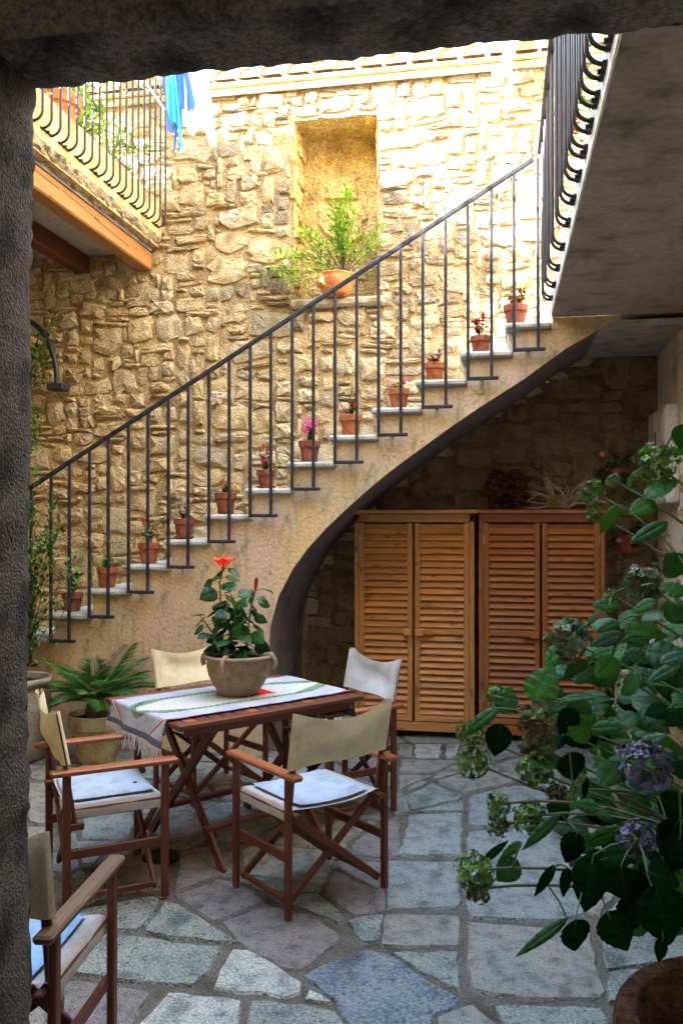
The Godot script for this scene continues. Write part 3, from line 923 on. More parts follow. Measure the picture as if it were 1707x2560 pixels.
func build_back_wall() -> void:
	var w := thing("rubble_wall", P(0, 0, WALL_D), "tall sunlit rubble stone wall behind the stair with a blocked window niche", "wall")
	var X0 := -5.4
	var X1 := 1.3
	var H := 5.36
	# mortar: an uneven sheet in four pieces round the niche
	var m := MB.new()
	var low := MB.new()
	var f := noise(2.6, 61, 4)
	var pieces := [[X0, NICHE[0], 0.0, H], [NICHE[1], X1, 0.0, H], [NICHE[0], NICHE[1], 0.0, NICHE[2]], [NICHE[0], NICHE[1], NICHE[3], H]]
	for q in pieces:
		var nx := maxi(2, int((q[1] - q[0]) / 0.06))
		var ny := maxi(2, int((q[3] - q[2]) / 0.06))
		var rows := []
		for i in ny + 1:
			var row := []
			for j in nx + 1:
				var x: float = lerpf(q[0], q[1], float(j) / nx)
				var y: float = lerpf(q[2], q[3], float(i) / ny)
				row.append(Vector3(x, y, 0.006 * f.get_noise_2d(x * 2.0, y * 2.0) + 0.005 * f.get_noise_2d(x * 8.0, y * 8.0)))
			rows.append(row)
		if q[0] >= NICHE[1] or q[1] > NICHE[0] and q[3] < 4.0 or q[1] == NICHE[0]:
			for i in ny:
				for j in nx:
					var a: Vector3 = rows[i][j]
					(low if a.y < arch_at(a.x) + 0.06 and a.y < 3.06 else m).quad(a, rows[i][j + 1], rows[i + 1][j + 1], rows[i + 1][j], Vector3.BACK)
		else:
			m.sheet(rows, 1, 1, Vector3.BACK)
	put("mortar", m, M.mortar, w)
	put("shaded_mortar", low, M.shade_dark_mortar, w)
	put("core", slab(Vector3(X0, -0.02, -0.52), Vector3(X1, H - 0.01, -0.44)), M.mortar, w)
	# niche: reveals, back, head and sill of rough plaster over stone
	var np := MB.new()
	var g := noise(4.0, 63, 4)
	var walls := [
		[Vector3(NICHE[0], NICHE[2], 0.01), Vector3(0, 0, -0.42), Vector3(0, NICHE[3] - NICHE[2], 0), Vector3.RIGHT],
		[Vector3(NICHE[1], NICHE[2], 0.01), Vector3(0, 0, -0.42), Vector3(0, NICHE[3] - NICHE[2], 0), Vector3.LEFT],
		[Vector3(NICHE[0], NICHE[3], 0.01), Vector3(0, 0, -0.42), Vector3(NICHE[1] - NICHE[0], 0, 0), Vector3.DOWN],
		[Vector3(NICHE[0], NICHE[2], 0.01), Vector3(0, 0, -0.42), Vector3(NICHE[1] - NICHE[0], 0, 0), Vector3.UP],
		[Vector3(NICHE[0], NICHE[2], -0.40), Vector3(NICHE[1] - NICHE[0], 0, 0), Vector3(0, NICHE[3] - NICHE[2], 0), Vector3.BACK]]
	for q in walls:
		var rows := []
		for i in 25:
			var row := []
			for j in 17:
				var p: Vector3 = q[0] + q[2] * (i / 24.0) + q[1] * (j / 16.0)
				row.append(p + q[3] * (0.022 * g.get_noise_3d(p.x * 2, p.y * 2, p.z * 2) + 0.012 * g.get_noise_3d(p.x * 6, p.y * 6, p.z * 6)))
			rows.append(row)
		np.sheet(rows, 1, 1, q[3])
	put("niche", np, M.niche_plaster, w)
	# stones that fill the old window, and a strip of its frame
	for q in [[-1.36, 4.27, 0.40, 0.30], [-1.33, 3.92, 0.46, 0.26], [-1.5, 3.66, 0.26, 0.16], [-1.2, 3.64, 0.24, 0.15], [-1.38, 4.58, 0.3, 0.2]]:
		put("stone", rubble(q[2], q[3], 0.02), M.niche_plaster, w, Vector3(q[0], q[1], -0.385))
	put("frame_strip", slab(Vector3(-1.13, 3.52, -0.40), Vector3(-1.05, 4.55, -0.33), 0.008), M.niche_plaster, w)
	for k in 16:
		var o := put("stone", rubble(rf(0.12, 0.3), rf(0.07, 0.13), 0.016), M.niche_plaster, w, Vector3(NICHE[0] + 0.005, rf(3.6, 4.9), rf(-0.3, -0.08)))
		o.rotation.y = PI / 2
	# sill slab, mossy
	var s := MB.new()
	s.box(at_t(Vector3(-1.33, 3.475, -0.12)), Vector3(0.80, 0.075, 0.42), 0.02)
	put("sill", s, M.stone4, w)
	# rubble: stones of many sizes packed on a small grid, warped so that no course runs true
	var CW := 0.062
	var CH := 0.046
	var nx := int((X1 - X0) / CW)
	var ny := int((H - 0.02) / CH)
	var taken := PackedByteArray()
	taken.resize(nx * ny)
	for i in nx:
		for j in ny:
			var x := X0 + (i + 0.5) * CW
			var y := (j + 0.5) * CH
			var hid := (x > NICHE[0] - 0.02 and x < NICHE[1] + 0.02 and y > NICHE[2] - 0.07 and y < NICHE[3] + 0.02)
			if y < tread_top(x) - 0.3 and y > arch_at(x) + 0.12:
				hid = true
			if hid:
				taken[j * nx + i] = 1
	var warp := noise(0.9, 64, 2)
	var list := []
	for j in ny:
		for i in nx:
			if taken[j * nx + i]:
				continue
			var x0 := X0 + i * CW
			var y0 := j * CH
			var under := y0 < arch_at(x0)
			var k := rng.randf()
			var sw := 1
			var sh := 1
			if k < 0.16: sw = rng.randi_range(4, 6); sh = rng.randi_range(3, 5)
			elif k < 0.56: sw = rng.randi_range(2, 5); sh = rng.randi_range(2, 3)
			elif k < 0.82: sw = rng.randi_range(2, 5); sh = 1
			else: sw = rng.randi_range(1, 2); sh = rng.randi_range(1, 3)
			if under: sw += 2; sh += 1
			# shrink until it fits
			var fw := 0
			while fw < sw and i + fw < nx and not taken[j * nx + i + fw]:
				fw += 1
			sw = fw
			var fh := 0
			while fh < sh and j + fh < ny:
				var free := true
				for a in sw:
					if taken[(j + fh) * nx + i + a]:
						free = false
						break
				if not free:
					break
				fh += 1
			sh = fh
			for a in sw:
				for b in sh:
					taken[(j + b) * nx + i + a] = 1
			if sw == 1 and rng.randf() < 0.45:
				continue
			var cx := x0 + sw * CW * 0.5
			var cy := y0 + sh * CH * 0.5
			var ww := sw * CW - rf(0.012, 0.03)
			var hh := sh * CH - rf(0.008, 0.02)
			cx += 0.05 * warp.get_noise_2d(cx, cy)
			cy += 0.09 * warp.get_noise_2d(cx + 30.0, cy)
			list.append([ww * hh, cx, cy, ww, hh, under])
	# those that show largest are parts; the small chinking is one mass
	var ranked := list.filter(func(q): return q[1] > -4.25)
	ranked.sort_custom(func(a, b): return a[0] > b[0])
	var lim: float = ranked[mini(285, ranked.size() - 1)][0]
	var rest := {}
	var t_n := noise(0.5, 65, 2)
	for q in list:
		var rel: float = rf(0.013, 0.040) if not q[5] else rf(0.006, 0.016)
		if q[1] > -1.0 and not q[5]:
			rel *= 0.75
		var mb := rubble(q[3], q[4], rel)
		var tone: int = clampi(int(2.5 + 3.4 * t_n.get_noise_2d(q[1] * 3.0, q[2] * 3.0) + rf(-2.4, 2.4)), 0, 5)
		if q[1] < -1.9 + rf(-0.8, 0.8) and not q[5]:
			tone = [0, 7, 2, 8, 7, 8][tone]  # warm bounced light put into the colour of the left stones
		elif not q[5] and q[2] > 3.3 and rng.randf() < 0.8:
			tone = [9, 10, 11, 4, 10, 9][tone]  # upper stones tinted darker, the wall's shade put into their colour
		var turn := rf(-0.13, 0.13)
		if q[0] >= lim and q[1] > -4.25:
			var o := put("stone", mb, M["stone%d" % tone] if not q[5] else M.shade_dark_stone, w, Vector3(q[1], q[2], 0))
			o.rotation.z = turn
		else:
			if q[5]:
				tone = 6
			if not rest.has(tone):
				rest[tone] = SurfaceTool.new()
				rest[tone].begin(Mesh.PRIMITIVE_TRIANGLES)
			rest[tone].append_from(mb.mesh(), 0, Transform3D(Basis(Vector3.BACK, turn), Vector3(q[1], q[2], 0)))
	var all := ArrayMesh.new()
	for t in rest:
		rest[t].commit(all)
		all.surface_set_material(all.get_surface_count() - 1, M["stone%d" % t] if t != 6 else M.shade_dark_stone)
	var o := MeshInstance3D.new()
	o.name = "small_stones"
	o.mesh = all
	o.set_meta("kind", "stuff")
	w.add_child(o, true)

func build_roof() -> void:
	var r := thing("tiled_roof", P(0, 5.40, WALL_D), "pale clay tile roof edge along the top of the rubble wall", "roof")
	var bed := MB.new()
	var tilt := Basis(Vector3.RIGHT, 0.30)
	bed.box(Transform3D(tilt, Vector3(-2.05, 0.16, -0.75)), Vector3(6.7, 0.05, 1.7), 0.0)
	put("roof_deck", bed, M.mortar, r)
	put("eave_course", slab(Vector3(-5.4, -0.045, -0.4), Vector3(1.3, 0.0, 0.06), 0.01), M.mortar, r)
	var half := MB.new()
	for lower in [true, false]:
		var rows := []
		for i in 2:
			var row := []
			for j in 9:
				var a := PI * j / 8.0
				var rr := (0.092 if i == 0 else 0.078) - (0.0 if lower else 0.013)
				row.append(Vector3(cos(a) * rr, sin(a) * rr * 0.85, -0.46 * i))
			rows.append(row)
		half.sheet(rows)
	for j in 8:
		var a := PI * j / 8.0
		var b := PI * (j + 1) / 8.0
		half.quad(Vector3(cos(a) * 0.092, sin(a) * 0.078, 0), Vector3(cos(b) * 0.092, sin(b) * 0.078, 0), Vector3(cos(b) * 0.079, sin(b) * 0.067, 0), Vector3(cos(a) * 0.079, sin(a) * 0.067, 0), Vector3.BACK)
	for j in 8:
		var a := PI * j / 8.0
		var b := PI * (j + 1) / 8.0
		half.flat(Vector3(cos(a) * 0.08, sin(a) * 0.068, -0.008), Vector3(cos(b) * 0.08, sin(b) * 0.068, -0.008), Vector3(0, 0, -0.008), Vector3.BACK)
	var tile := half.mesh()
	for row in 4:
		for k in 31:
			var o := put("roof_tile", tile, M.roof_tile, r)
			o.transform = Transform3D(tilt * Basis(Vector3.UP, rf(-0.05, 0.05)), Vector3(-5.3 + k * 0.212 + rf(-0.012, 0.012), 0.04, 0.035) + tilt * Vector3(0, 0.01 * row, -0.40 * row + rf(-0.02, 0.02)))

func build_stair() -> void:
	var s := thing("stone_stair", Vector3.ZERO, "plastered stone stair with pale treads climbing over an arch to the balcony", "stair")
	# side face: stepped above, arched below
	var top := []
	for j in range(0, 17):
		var nx := 0.03 - STEP * (16 - j)
		var rx := nx + 0.048
		if j > 0:
			top.append(Vector2(rx, 3.0 - RISE * (16 - j + 1) - 0.048))
		top.append(Vector2(rx, 3.0 - RISE * (16 - j) - 0.048))
	var poly := PackedVector2Array()
	poly.append(Vector2(top[0].x, -0.02))
	for p in top:
		poly.append(p)
	poly.append(Vector2(0.34, 2.952))
	poly.append(Vector2(0.34, 3.03))
	poly.append(Vector2(0.78, 3.03))
	for k in range(ARCH.size() - 2, -1, -2):
		poly.append(Vector2(ARCH[k], ARCH[k + 1]))
	var m := MB.new()
	var ti := Geometry2D.triangulate_polygon(poly)
	var uvf := func(p: Vector2) -> Vector2:
		return Vector2((p.x + 5.0) / 6.2, (3.2 - p.y) / 3.2)
	for k in range(0, ti.size(), 3):
		var a := poly[ti[k]]; var b := poly[ti[k + 1]]; var d := poly[ti[k + 2]]
		m.flat(P(a.x, a.y, STAIR_D), P(b.x, b.y, STAIR_D), P(d.x, d.y, STAIR_D), Vector3.BACK, uvf.call(a), uvf.call(b), uvf.call(d))
	put("side_face", m, M.stringer, s)
	# underside of the arch with a narrow rounded lip
	m = MB.new()
	var rows := []
	for d in [[0.0, 0.0], [0.012, 0.006], [0.03, 0.012], [0.4, 0.012], [0.8, 0.012], [1.11, 0.012]]:
		var row := []
		for k in range(0, ARCH.size(), 2):
			var a := Vector2(ARCH[maxi(k - 2, 0)], ARCH[maxi(k - 1, 1)])
			var b := Vector2(ARCH[mini(k + 2, ARCH.size() - 2)], ARCH[mini(k + 3, ARCH.size() - 1)])
			var nn: Vector2 = Vector2(-(b - a).y, (b - a).x).normalized() * d[1]
			row.append(P(ARCH[k] + nn.x, ARCH[k + 1] + nn.y, STAIR_D + d[0]))
		rows.append(row)
	m.sheet(rows, 1, 1, Vector3(0.4, -1, 0))
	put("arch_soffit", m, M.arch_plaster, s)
	put("landing", slab(P(0.334, 2.955, STAIR_D + 0.02), P(1.2, 3.0, WALL_D - 0.01)), M.tread, s)
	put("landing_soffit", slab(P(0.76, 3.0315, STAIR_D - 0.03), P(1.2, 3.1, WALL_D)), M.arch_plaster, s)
	# treads and leaning risers
	for j in range(1, 17):
		var nx := 0.03 - STEP * (16 - j)
		var h := 3.0 - RISE * (16 - j)
		var x1 := nx + STEP + 0.05 if j < 16 else 0.332
		var t := MB.new()
		t.box(at_t(P((nx + x1) * 0.5, h - 0.023, 6.455)), Vector3(x1 - nx, 0.046, 1.15), 0.014)
		put("tread", t, M.tread, s)
		var r := MB.new()
		var a := P(nx + 0.012, h - 0.047, 5.97); var b := P(nx + 0.012, h - 0.047, 7.0)
		var d := P(nx + 0.05, h - RISE, 7.0); var e := P(nx + 0.05, h - RISE, 5.97)
		r.quad(a, b, d, e, Vector3.LEFT)
		r.quad(P(nx + 0.012, h - 0.047, 5.97), e, P(x1, h - RISE, 5.97), P(x1, h - 0.047, 5.97), Vector3.BACK)
		put("riser", r, M.white_plaster, s)

func build_stair_railing() -> void:
	var r := thing("stair_railing", Vector3.ZERO, "dark wrought iron stair railing with paired square bars and a sloping handrail", "railing")
	var d := 5.865
	var slope := RISE / STEP
	var rail_y := func(x: float) -> float:
		return 4.085 + (x - 0.219) * 0.5945
	var hr := MB.new()
	hr.bar(P(-3.9, rail_y.call(-3.9), d), P(0.215, rail_y.call(0.215), d), 0.032, 0.026, Vector3.BACK, 0.005)
	put("handrail", hr, M.iron, r)
	for k in 14:
		var xa := 0.088 - 0.3052 * k
		var xb := 0.245 - 0.3062 * k
		var y := 2.811 - 0.1846 * k
		for x in [xa, xb]:
			var b := MB.new()
			var lower: float = y - 0.013 if x == xa else y
			b.bar(P(x, lower, d), P(x, rail_y.call(x) - 0.012, d), 0.021, 0.021, Vector3.RIGHT, 0.003)
			put("baluster", b, M.iron, r)
		var fb := MB.new()
		fb.bar(P(xa + 0.008, y, d), P(xb + 0.048, y, d), 0.027, 0.024, Vector3.UP, 0.004)
		fb.tube([P(xa + 0.09, y, d), P(xa + 0.09, y, STAIR_D + 0.02)], 0.011, 6)
		fb.tube([P(xa + 0.09, y - 0.004, d - 0.02), P(xa + 0.09, y - 0.004, d)], 0.012, 6)
		put("foot_bar", fb, M.iron, r)

func build_terrace() -> void:
	# the terrace slab over the left side of the court
	var t := thing("terrace", Vector3.ZERO, "upper left terrace with a cream plaster edge over a rough stone moulding", "terrace")
	put("slab", slab(P(-8.6, 4.03, 1.85), P(-2.905, 4.40, 7.02)), M.ochre_plaster, t)
	put("edge_face", slab(P(-2.903, 4.10, 1.86), P(-2.88, 4.425, 7.015), 0.008), M.ochre_plaster, t)
	var m := MB.new()
	var f := noise(5.0, 77, 4)
	var rows := []
	for a in 9:
		var row := []
		for j in 120:
			var d := 1.87 + 5.14 * j / 119.0
			var an := PI * 0.5 * a / 8.0
			var rr := 0.085 + 0.03 * f.get_noise_2d(d * 3.0, an * 2.0) + 0.02 * f.get_noise_2d(d * 9.0, an * 5.0)
			row.append(P(-2.965 + cos(an) * rr, 4.105 - sin(an) * rr, d))
		rows.append(row)
	m.sheet(rows, 1, 1, Vector3(1, -1, 0))
	put("moulding", m, M.stone4, t)
	put("ceiling", slab(P(-5.4, 4.0, 1.87), P(-2.97, 4.028, 7.01)), M.soffit, t)
	for q in [[-2.975, "golden brown timber beam under the terrace edge, in the light"], [-3.55, "dark brown timber beam under the terrace, the second from its edge"], [-4.12, "timber beam under the terrace, deepest in its shade"]]:
		var b := MB.new()
		b.box(at_t(P(q[0] - 0.065, 3.918, 4.445)), Vector3(0.13, 0.16, 5.17), 0.012, Vector2(q[0], 0.3))
		var bo := put("timber_beam", b, M.beam_wood if q[0] > -3 else M.teak, self)
		tag(bo, q[1], "beam", "beams under the terrace")
		if q[0] > -3:
			var cr := MB.new()
			for e in [[5.05, 3.965, 0.006, 0.75], [5.75, 3.952, 0.004, 0.55], [6.25, 3.925, 0.006, 0.6], [4.3, 3.95, 0.005, 0.7]]:
				cr.bar(P(-2.9745, e[1], e[0] - e[3] * 0.5), P(-2.9745, e[1] - 0.022, e[0] + e[3] * 0.5), e[2], 0.0015, Vector3.RIGHT, 0.0)
			put("crack", cr, M.black, bo)
	# railing whose bars belly out and hook into the plaster edge
	var r := thing("terrace_railing", Vector3.ZERO, "dark iron belly railing of the upper left terrace", "railing")
	var left_pairs := []
	for k in 12:
		left_pairs.append(4.42 + 0.222 * k)
	bellied(r, -2.88, -2.808, 1, 4.175, 0.062, 5.44, left_pairs, 0.056)
	var hr := MB.new()
	hr.bar(P(-2.808, 5.45, 1.9), P(-2.808, 5.45, 7.0), 0.045, 0.018, Vector3.UP, 0.004)
	put("handrail", hr, M.iron, r)

# bars that come down straight, then sweep back into the slab's edge; they hook in pairs on a small plate
func bellied(r: Node3D, face: float, out: float, side: int, foot: float, rad: float, top: float, centres: Array, half: float) -> void:
	for c in centres:
		for e in [-1.0, 1.0]:
			var d: float = c + half * e
			var pts := [P(out, top, d), P(out, foot + rad + 0.02, d)]
			for i in range(0, 8):
				var a := PI * 0.5 * i / 7.0
				pts.append(P(out - side * rad * (1.0 - cos(a)), foot + rad - rad * sin(a), d))
			pts.append(P(face - side * 0.01, foot, d))
			var m := MB.new()
			m.tube(pts, 0.0085, 6)
			put("baluster", m, M.iron, r)
		var p := MB.new()
		p.bar(P(face + side * 0.006, foot, c - half - 0.02), P(face + side * 0.006, foot, c + half + 0.02), 0.020, 0.008, Vector3.UP, 0.002)
		p.tube([P(face, foot, c), P(face + side * 0.025, foot, c)], 0.010, 6)
		put("foot_plate", p, M.iron, r)

func build_right_balcony() -> void:
	var b := thing("balcony", Vector3.ZERO, "grey plastered balcony on the right that the stair leads up to", "balcony")
	put("soffit", slab(P(0.335, 3.03, 1.86), P(1.198, 3.06, STAIR_D - 0.002)), M.soffit, b)
	put("deck", slab(P(0.345, 3.062, 1.862), P(1.198, 3.19, 5.86)), M.tread, b)
	put("edge_face", slab(P(0.328, 3.032, 1.864), P(0.343, 3.185, 5.86), 0.006), M.white_plaster, b)
	var r := thing("balcony_railing", Vector3.ZERO, "dark iron belly railing along the right balcony edge", "railing")
	var right_pairs := [5.68, 5.36, 5.0, 4.62, 4.25, 3.95, 3.68, 3.44, 3.22, 3.02, 2.83, 2.65, 2.47, 2.30, 2.13]
	bellied(r, 0.328, 0.266, -1, 3.10, 0.055, 4.10, right_pairs, 0.045)
	var hr := MB.new()
	hr.bar(P(0.262, 4.11, 1.9), P(0.262, 4.11, 5.84), 0.045, 0.018, Vector3.UP, 0.004)
	put("handrail", hr, M.iron, r)
	# meter box on the right wall
	var x := thing("meter_box", P(1.2, 2.13, 6.55), "pale grey meter box on the right wall under the stair", "box")
	var m := MB.new()
	m.box(at_t(Vector3(-0.045, 0, 0)), Vector3(0.09, 0.68, 0.72), 0.01)
	put("case", m, M.box_paint, x)
	m = MB.new()
	m.box(at_t(Vector3(-0.093, 0, 0.16)), Vector3(0.006, 0.64, 0.32), 0.002)
	put("door", m, M.box_paint, x)
	m = MB.new()
	m.box(at_t(Vector3(-0.094, 0.1, -0.02)), Vector3(0.01, 0.16, 0.014), 0.002)
	m.box(at_t(Vector3(-0.094, -0.2, -0.02)), Vector3(0.01, 0.12, 0.014), 0.002)
	put("hinge", m, M.black, x)
	# rain gutter end and bracket high on the wall
	var gt := thing("rain_pipe", P(0.05, 5.2, 6.9), "thin pale rain pipe at the top right of the rubble wall", "pipe")
	m = MB.new()
	m.tube([Vector3(0, 0.0, 0), Vector3(0, 1.6, 0)], 0.035, 10)
	put("pipe", m, M.white_plaster, gt)
	m = MB.new()
	m.box(at_t(Vector3(-0.04, 0.02, 0.0)), Vector3(0.16, 0.05, 0.1), 0.006)
	put("bracket", m, M.steel, gt)

# ---------------------------------------------------------------- furniture
func build_cabinets() -> void:
	var specs := [
		["honey pine louvred cabinet with two doors, left of the pair under the stair", -0.661, 0.0, false],
		["darker red pine louvred cabinet, right of the pair, half behind the hydrangea", 0.292, -0.02, true]]
	for q in specs:
		var red: bool = q[3]
		var wood: Material = M.pine_red if red else M.pine
		var pale: Material = M.pine_red_pale if red else M.pine_pale
		var c := thing("louvred_cabinet", P(q[1], 0.004, 6.6), q[0], "cabinet", "", q[2])
		var W := 0.92
		var H := 1.745
		var D := 0.38
		var sh := func() -> Vector2:
			return Vector2(rng.randf(), rng.randf())
		var bx := func(called: String, at: Vector3, s: Vector3, m: Material, par: Node3D, bev := 0.003) -> Node3D:
			var b := MB.new()
			b.box(at_t(at), s, bev, sh.call())
			return put(called, b, m, par)
		bx.call("roof_board", Vector3(0, H - 0.014, -D * 0.5 + 0.03), Vector3(W + 0.06, 0.028, D + 0.08), wood, c)
		bx.call("top_rail", Vector3(0, H - 0.062, -0.012), Vector3(W - 0.002, 0.062, 0.024), wood, c)
		bx.call("bottom_rail", Vector3(0, 0.085, -0.012), Vector3(W - 0.002, 0.07, 0.024), wood, c)
		for s in [-1.0, 1.0]:
			bx.call("post", Vector3(s * (W * 0.5 - 0.018), H * 0.5 + 0.006, -0.016), Vector3(0.036, H - 0.07, 0.032), wood, c)
			bx.call("side_panel", Vector3(s * (W * 0.5 - 0.008), H * 0.5 + 0.01, -D * 0.5 - 0.018), Vector3(0.014, H - 0.09, D - 0.04), wood, c)
			for z in [-0.03, -D + 0.03]:
				bx.call("foot", Vector3(s * (W * 0.5 - 0.03), 0.024, z), Vector3(0.05, 0.05, 0.05), wood, c)
		bx.call("back_panel", Vector3(0, H * 0.5 + 0.02, -D + 0.005), Vector3(W - 0.04, H - 0.08, 0.01), wood, c)
		bx.call("floor_panel", Vector3(0, 0.056, -D * 0.5), Vector3(W - 0.04, 0.012, D - 0.03), wood, c)
		var dw := 0.414
		var y0 := 0.124
		var y1 := H - 0.098
		for s in [-1.0, 1.0]:
			var dcx: float = s * (dw * 0.5 + 0.008)
			var door := Node3D.new()
			door.name = "door"
			c.add_child(door, true)
			for e in [-1.0, 1.0]:
				bx.call("stile", Vector3(dcx + e * (dw * 0.5 - 0.02), (y0 + y1) * 0.5, -0.006), Vector3(0.04, y1 - y0, 0.024), wood, door)
			var pitch := 0.0512
			var n := int((y1 - y0) / pitch)
			for k in n:
				var y := y0 + 0.026 + pitch * k
				var lm: Material = pale if rng.randf() < 0.6 else wood
				if k == 0 or k == int(n * 0.46):
					bx.call("rail", Vector3(dcx, y, -0.006), Vector3(dw - 0.078, 0.043, 0.018), lm, door)
					continue
				var b := MB.new()
				b.box(Transform3D(Basis(Vector3.RIGHT, -0.62), Vector3(dcx, y, -0.010)), Vector3(dw - 0.078, 0.050, 0.008), 0.002, sh.call())
				put("slat", b, lm, door)
			bx.call("backing", Vector3(dcx, (y0 + y1) * 0.5, -0.042), Vector3(dw - 0.06, y1 - y0 - 0.02, 0.006), wood, door)
			var hy := y0 + 0.026 + pitch * int(n * 0.46)
			bx.call("latch_block", Vector3(s * 0.045, hy - 0.008, 0.026), Vector3(0.068, 0.054, 0.042), pale, door, 0.008)
			if (s > 0) != red:
				bx.call("latch_bar", Vector3(s * 0.108, hy - 0.008, 0.026), Vector3(0.08, 0.026, 0.020), wood, door)
			for hh in [0.3, y1 - 0.16]:
				var g := MB.new()
				g.tube([Vector3(s * (dw + 0.008), hh, 0.008), Vector3(s * (dw + 0.008), hh + 0.07, 0.008)], 0.004, 6)
				put("hinge", g, M.steel, door)
		for k in 7:
			var sc := MB.new()
			sc.tube([Vector3(-W * 0.5 + 0.016, 0.3 + k * 0.22, 0.0), Vector3(-W * 0.5 + 0.016, 0.3 + k * 0.22, 0.003)], 0.005, 6)
			put("screw", sc, M.steel, c)

const TC := Vector2(-1.375, 4.37)   # table centre (x, depth)
const TU := Vector2(0.652, 0.758)
const TV := Vector2(-0.758, 0.652)

func build_table() -> void:
	var turn := atan2(-TU.y, TU.x)
	var b := Basis(Vector3(TU.x, 0, -TU.y), Vector3.UP, Vector3(-TV.x, 0, TV.y))   # local x along the table, local z towards the near chair
	var t := thing("garden_table", P(TC.x, 0, TC.y), "folding slatted red hardwood garden table with crossed legs", "table")
	t.basis = b
	var sh := func() -> Vector2:
		return Vector2(rng.randf(), rng.randf())
	var H := 0.74
	for s in [-1.0, 1.0]:
		var r := MB.new()
		r.box(at_t(Vector3(0, H - 0.014, s * 0.378)), Vector3(1.10, 0.028, 0.045), 0.005, sh.call())
		put("edge_rail", r, M.teak, t)
		r = MB.new()
		r.box(at_t(Vector3(0, H - 0.050, s * 0.34)), Vector3(0.98, 0.044, 0.022), 0.004, sh.call())
		put("apron", r, M.teak, t)
	for k in 16:
		var r := MB.new()
		r.box(at_t(Vector3(-0.516 + k * 0.0688, H - 0.015, 0)), Vector3(0.061, 0.022, 0.708), 0.003, sh.call())
		put("slat", r, M.teak_orange if k % 5 == 1 else M.teak, t)
	for s in [-1.0, 1.0]:
		var x0: float = s * 0.30
		for e in [-1.0, 1.0]:
			var x: float = x0 + e * 0.022 * 0.5
			var r := MB.new()
			r.bar(Vector3(x, 0.0, e * 0.36), Vector3(x, H - 0.06, -e * 0.31), 0.022, 0.05, Vector3.UP, 0.004, sh.call())
			put("leg", r, M.teak, t)
	for e in [-1.0, 1.0]:
		var r := MB.new()
		r.bar(Vector3(-0.31, 0.17, e * 0.215), Vector3(0.31, 0.17, e * 0.215), 0.022, 0.045, Vector3.FORWARD, 0.004, sh.call())
		put("stretcher", r, M.teak, t)
	# woven runner, hanging over both ends, with a fringe at each
	var rn := thing("table_runner", P(TC.x, 0, TC.y), "white woven runner with a green hexagon and grey ends lying on the table", "table runner")
	rn.basis = b
	var f := noise(3.0, 15, 2)
	var path := []
	for k in 7:
		path.append([-0.583 + 0.004 * k, H - 0.098 + 0.0145 * k])
	path.append([-0.556, H + 0.002])
	path.append([-0.54, H + 0.009])
	for k in 15:
		path.append([-0.49 + 0.98 * k / 14.0, H + 0.0065])
	path.append([0.54, H + 0.009])
	path.append([0.556, H + 0.002])
	for k in 6:
		path.append([0.562 + 0.004 * k, H - 0.018 - 0.019 * k])
	var rows := []
	for q in path:
		var row := []
		for j in 13:
			var zz := -0.30 + 0.59 * j / 12.0
			var drop: float = clampf((H - q[1]) * 8.0, 0.0, 1.0)
			var hang: float = q[1] - drop * 0.035 * (zz + 0.3) * 1.6
			row.append(Vector3(q[0] + drop * (0.012 * sin(zz * 21.0) + 0.008 * f.get_noise_2d(zz * 4.0, q[0])) + 0.010 * f.get_noise_2d(zz, 3.0), hang + 0.0015 * f.get_noise_2d(q[0] * 3.0, zz * 5.0), zz + 0.006 * f.get_noise_2d(q[0], 9.0)))
		rows.append(row)
	var m := MB.new()
	m.sheet(rows, 1, 1, Vector3.UP)
	put("cloth", m, M.runner, rn)
	m = MB.new()
	for j in 13 * 6 - 5:
		for side in [0, rows.size() - 1]:
			var a: Vector3 = rows[side][mini(j / 6, 12)]
			var bb: Vector3 = rows[side][mini(j / 6 + 1, 12)]
			var p := a.lerp(bb, (j % 6) / 6.0)
			var l := rf(0.055, 0.085)
			m.tube([p + Vector3(0, 0.004, 0), p + Vector3(rf(-0.006, 0.006), -l * 0.5, rf(-0.005, 0.005)), p + Vector3(rf(-0.012, 0.012), -l, rf(-0.010, 0.010))], [0.0028, 0.0024, 0.0016], 4, false)
	put("fringe", m, M.fringe, rn)
	# the bowl with the hibiscus
	var bw := thing("clay_bowl", P(TC.x + 0.005, H + 0.0085, TC.y + 0.03), "round buff clay bowl with four strap handles on the table runner", "bowl")
	m = MB.new()
	var prof := [Vector2(0.0, 0.004), Vector2(0.092, 0.002), Vector2(0.104, 0.01), Vector2(0.138, 0.055), Vector2(0.164, 0.11), Vector2(0.176, 0.16), Vector2(0.176, 0.19), Vector2(0.178, 0.202), Vector2(0.190, 0.208), Vector2(0.196, 0.216), Vector2(0.193, 0.226), Vector2(0.180, 0.230), Vector2(0.168, 0.225), Vector2(0.160, 0.205), Vector2(0.15, 0.17)]
	for k in prof.size():
		prof[k] = Vector2(prof[k].x * 0.96, prof[k].y * 0.93)
	m.lathe(Vector3.ZERO, prof, 40, 0.006)
	put("body", m, M.clay_bowl, bw)
	m = MB.new()
	m.lathe(Vector3.ZERO, [Vector2(0.152, 0.184), Vector2(0.1, 0.190), Vector2(0.04, 0.192), Vector2(0.0, 0.192)], 24)
	put("soil", m, M.soil, bw)
	for k in 4:
		var an := 0.12 + PI * 0.5 * k
		var dx := Vector3(cos(an), 0, sin(an))
		var hm := MB.new()
		var pts := []
		for i in 9:
			var a := -0.45 + 2.55 * i / 8.0
			pts.append(dx * (0.168 + 0.052 * sin(a) - 0.012 * i / 8.0) + Vector3(0, 0.168 + 0.048 * cos(a), 0))
		hm.tube(pts, 0.0125, 8)
		put("handle", hm, M.clay_bowl, bw)
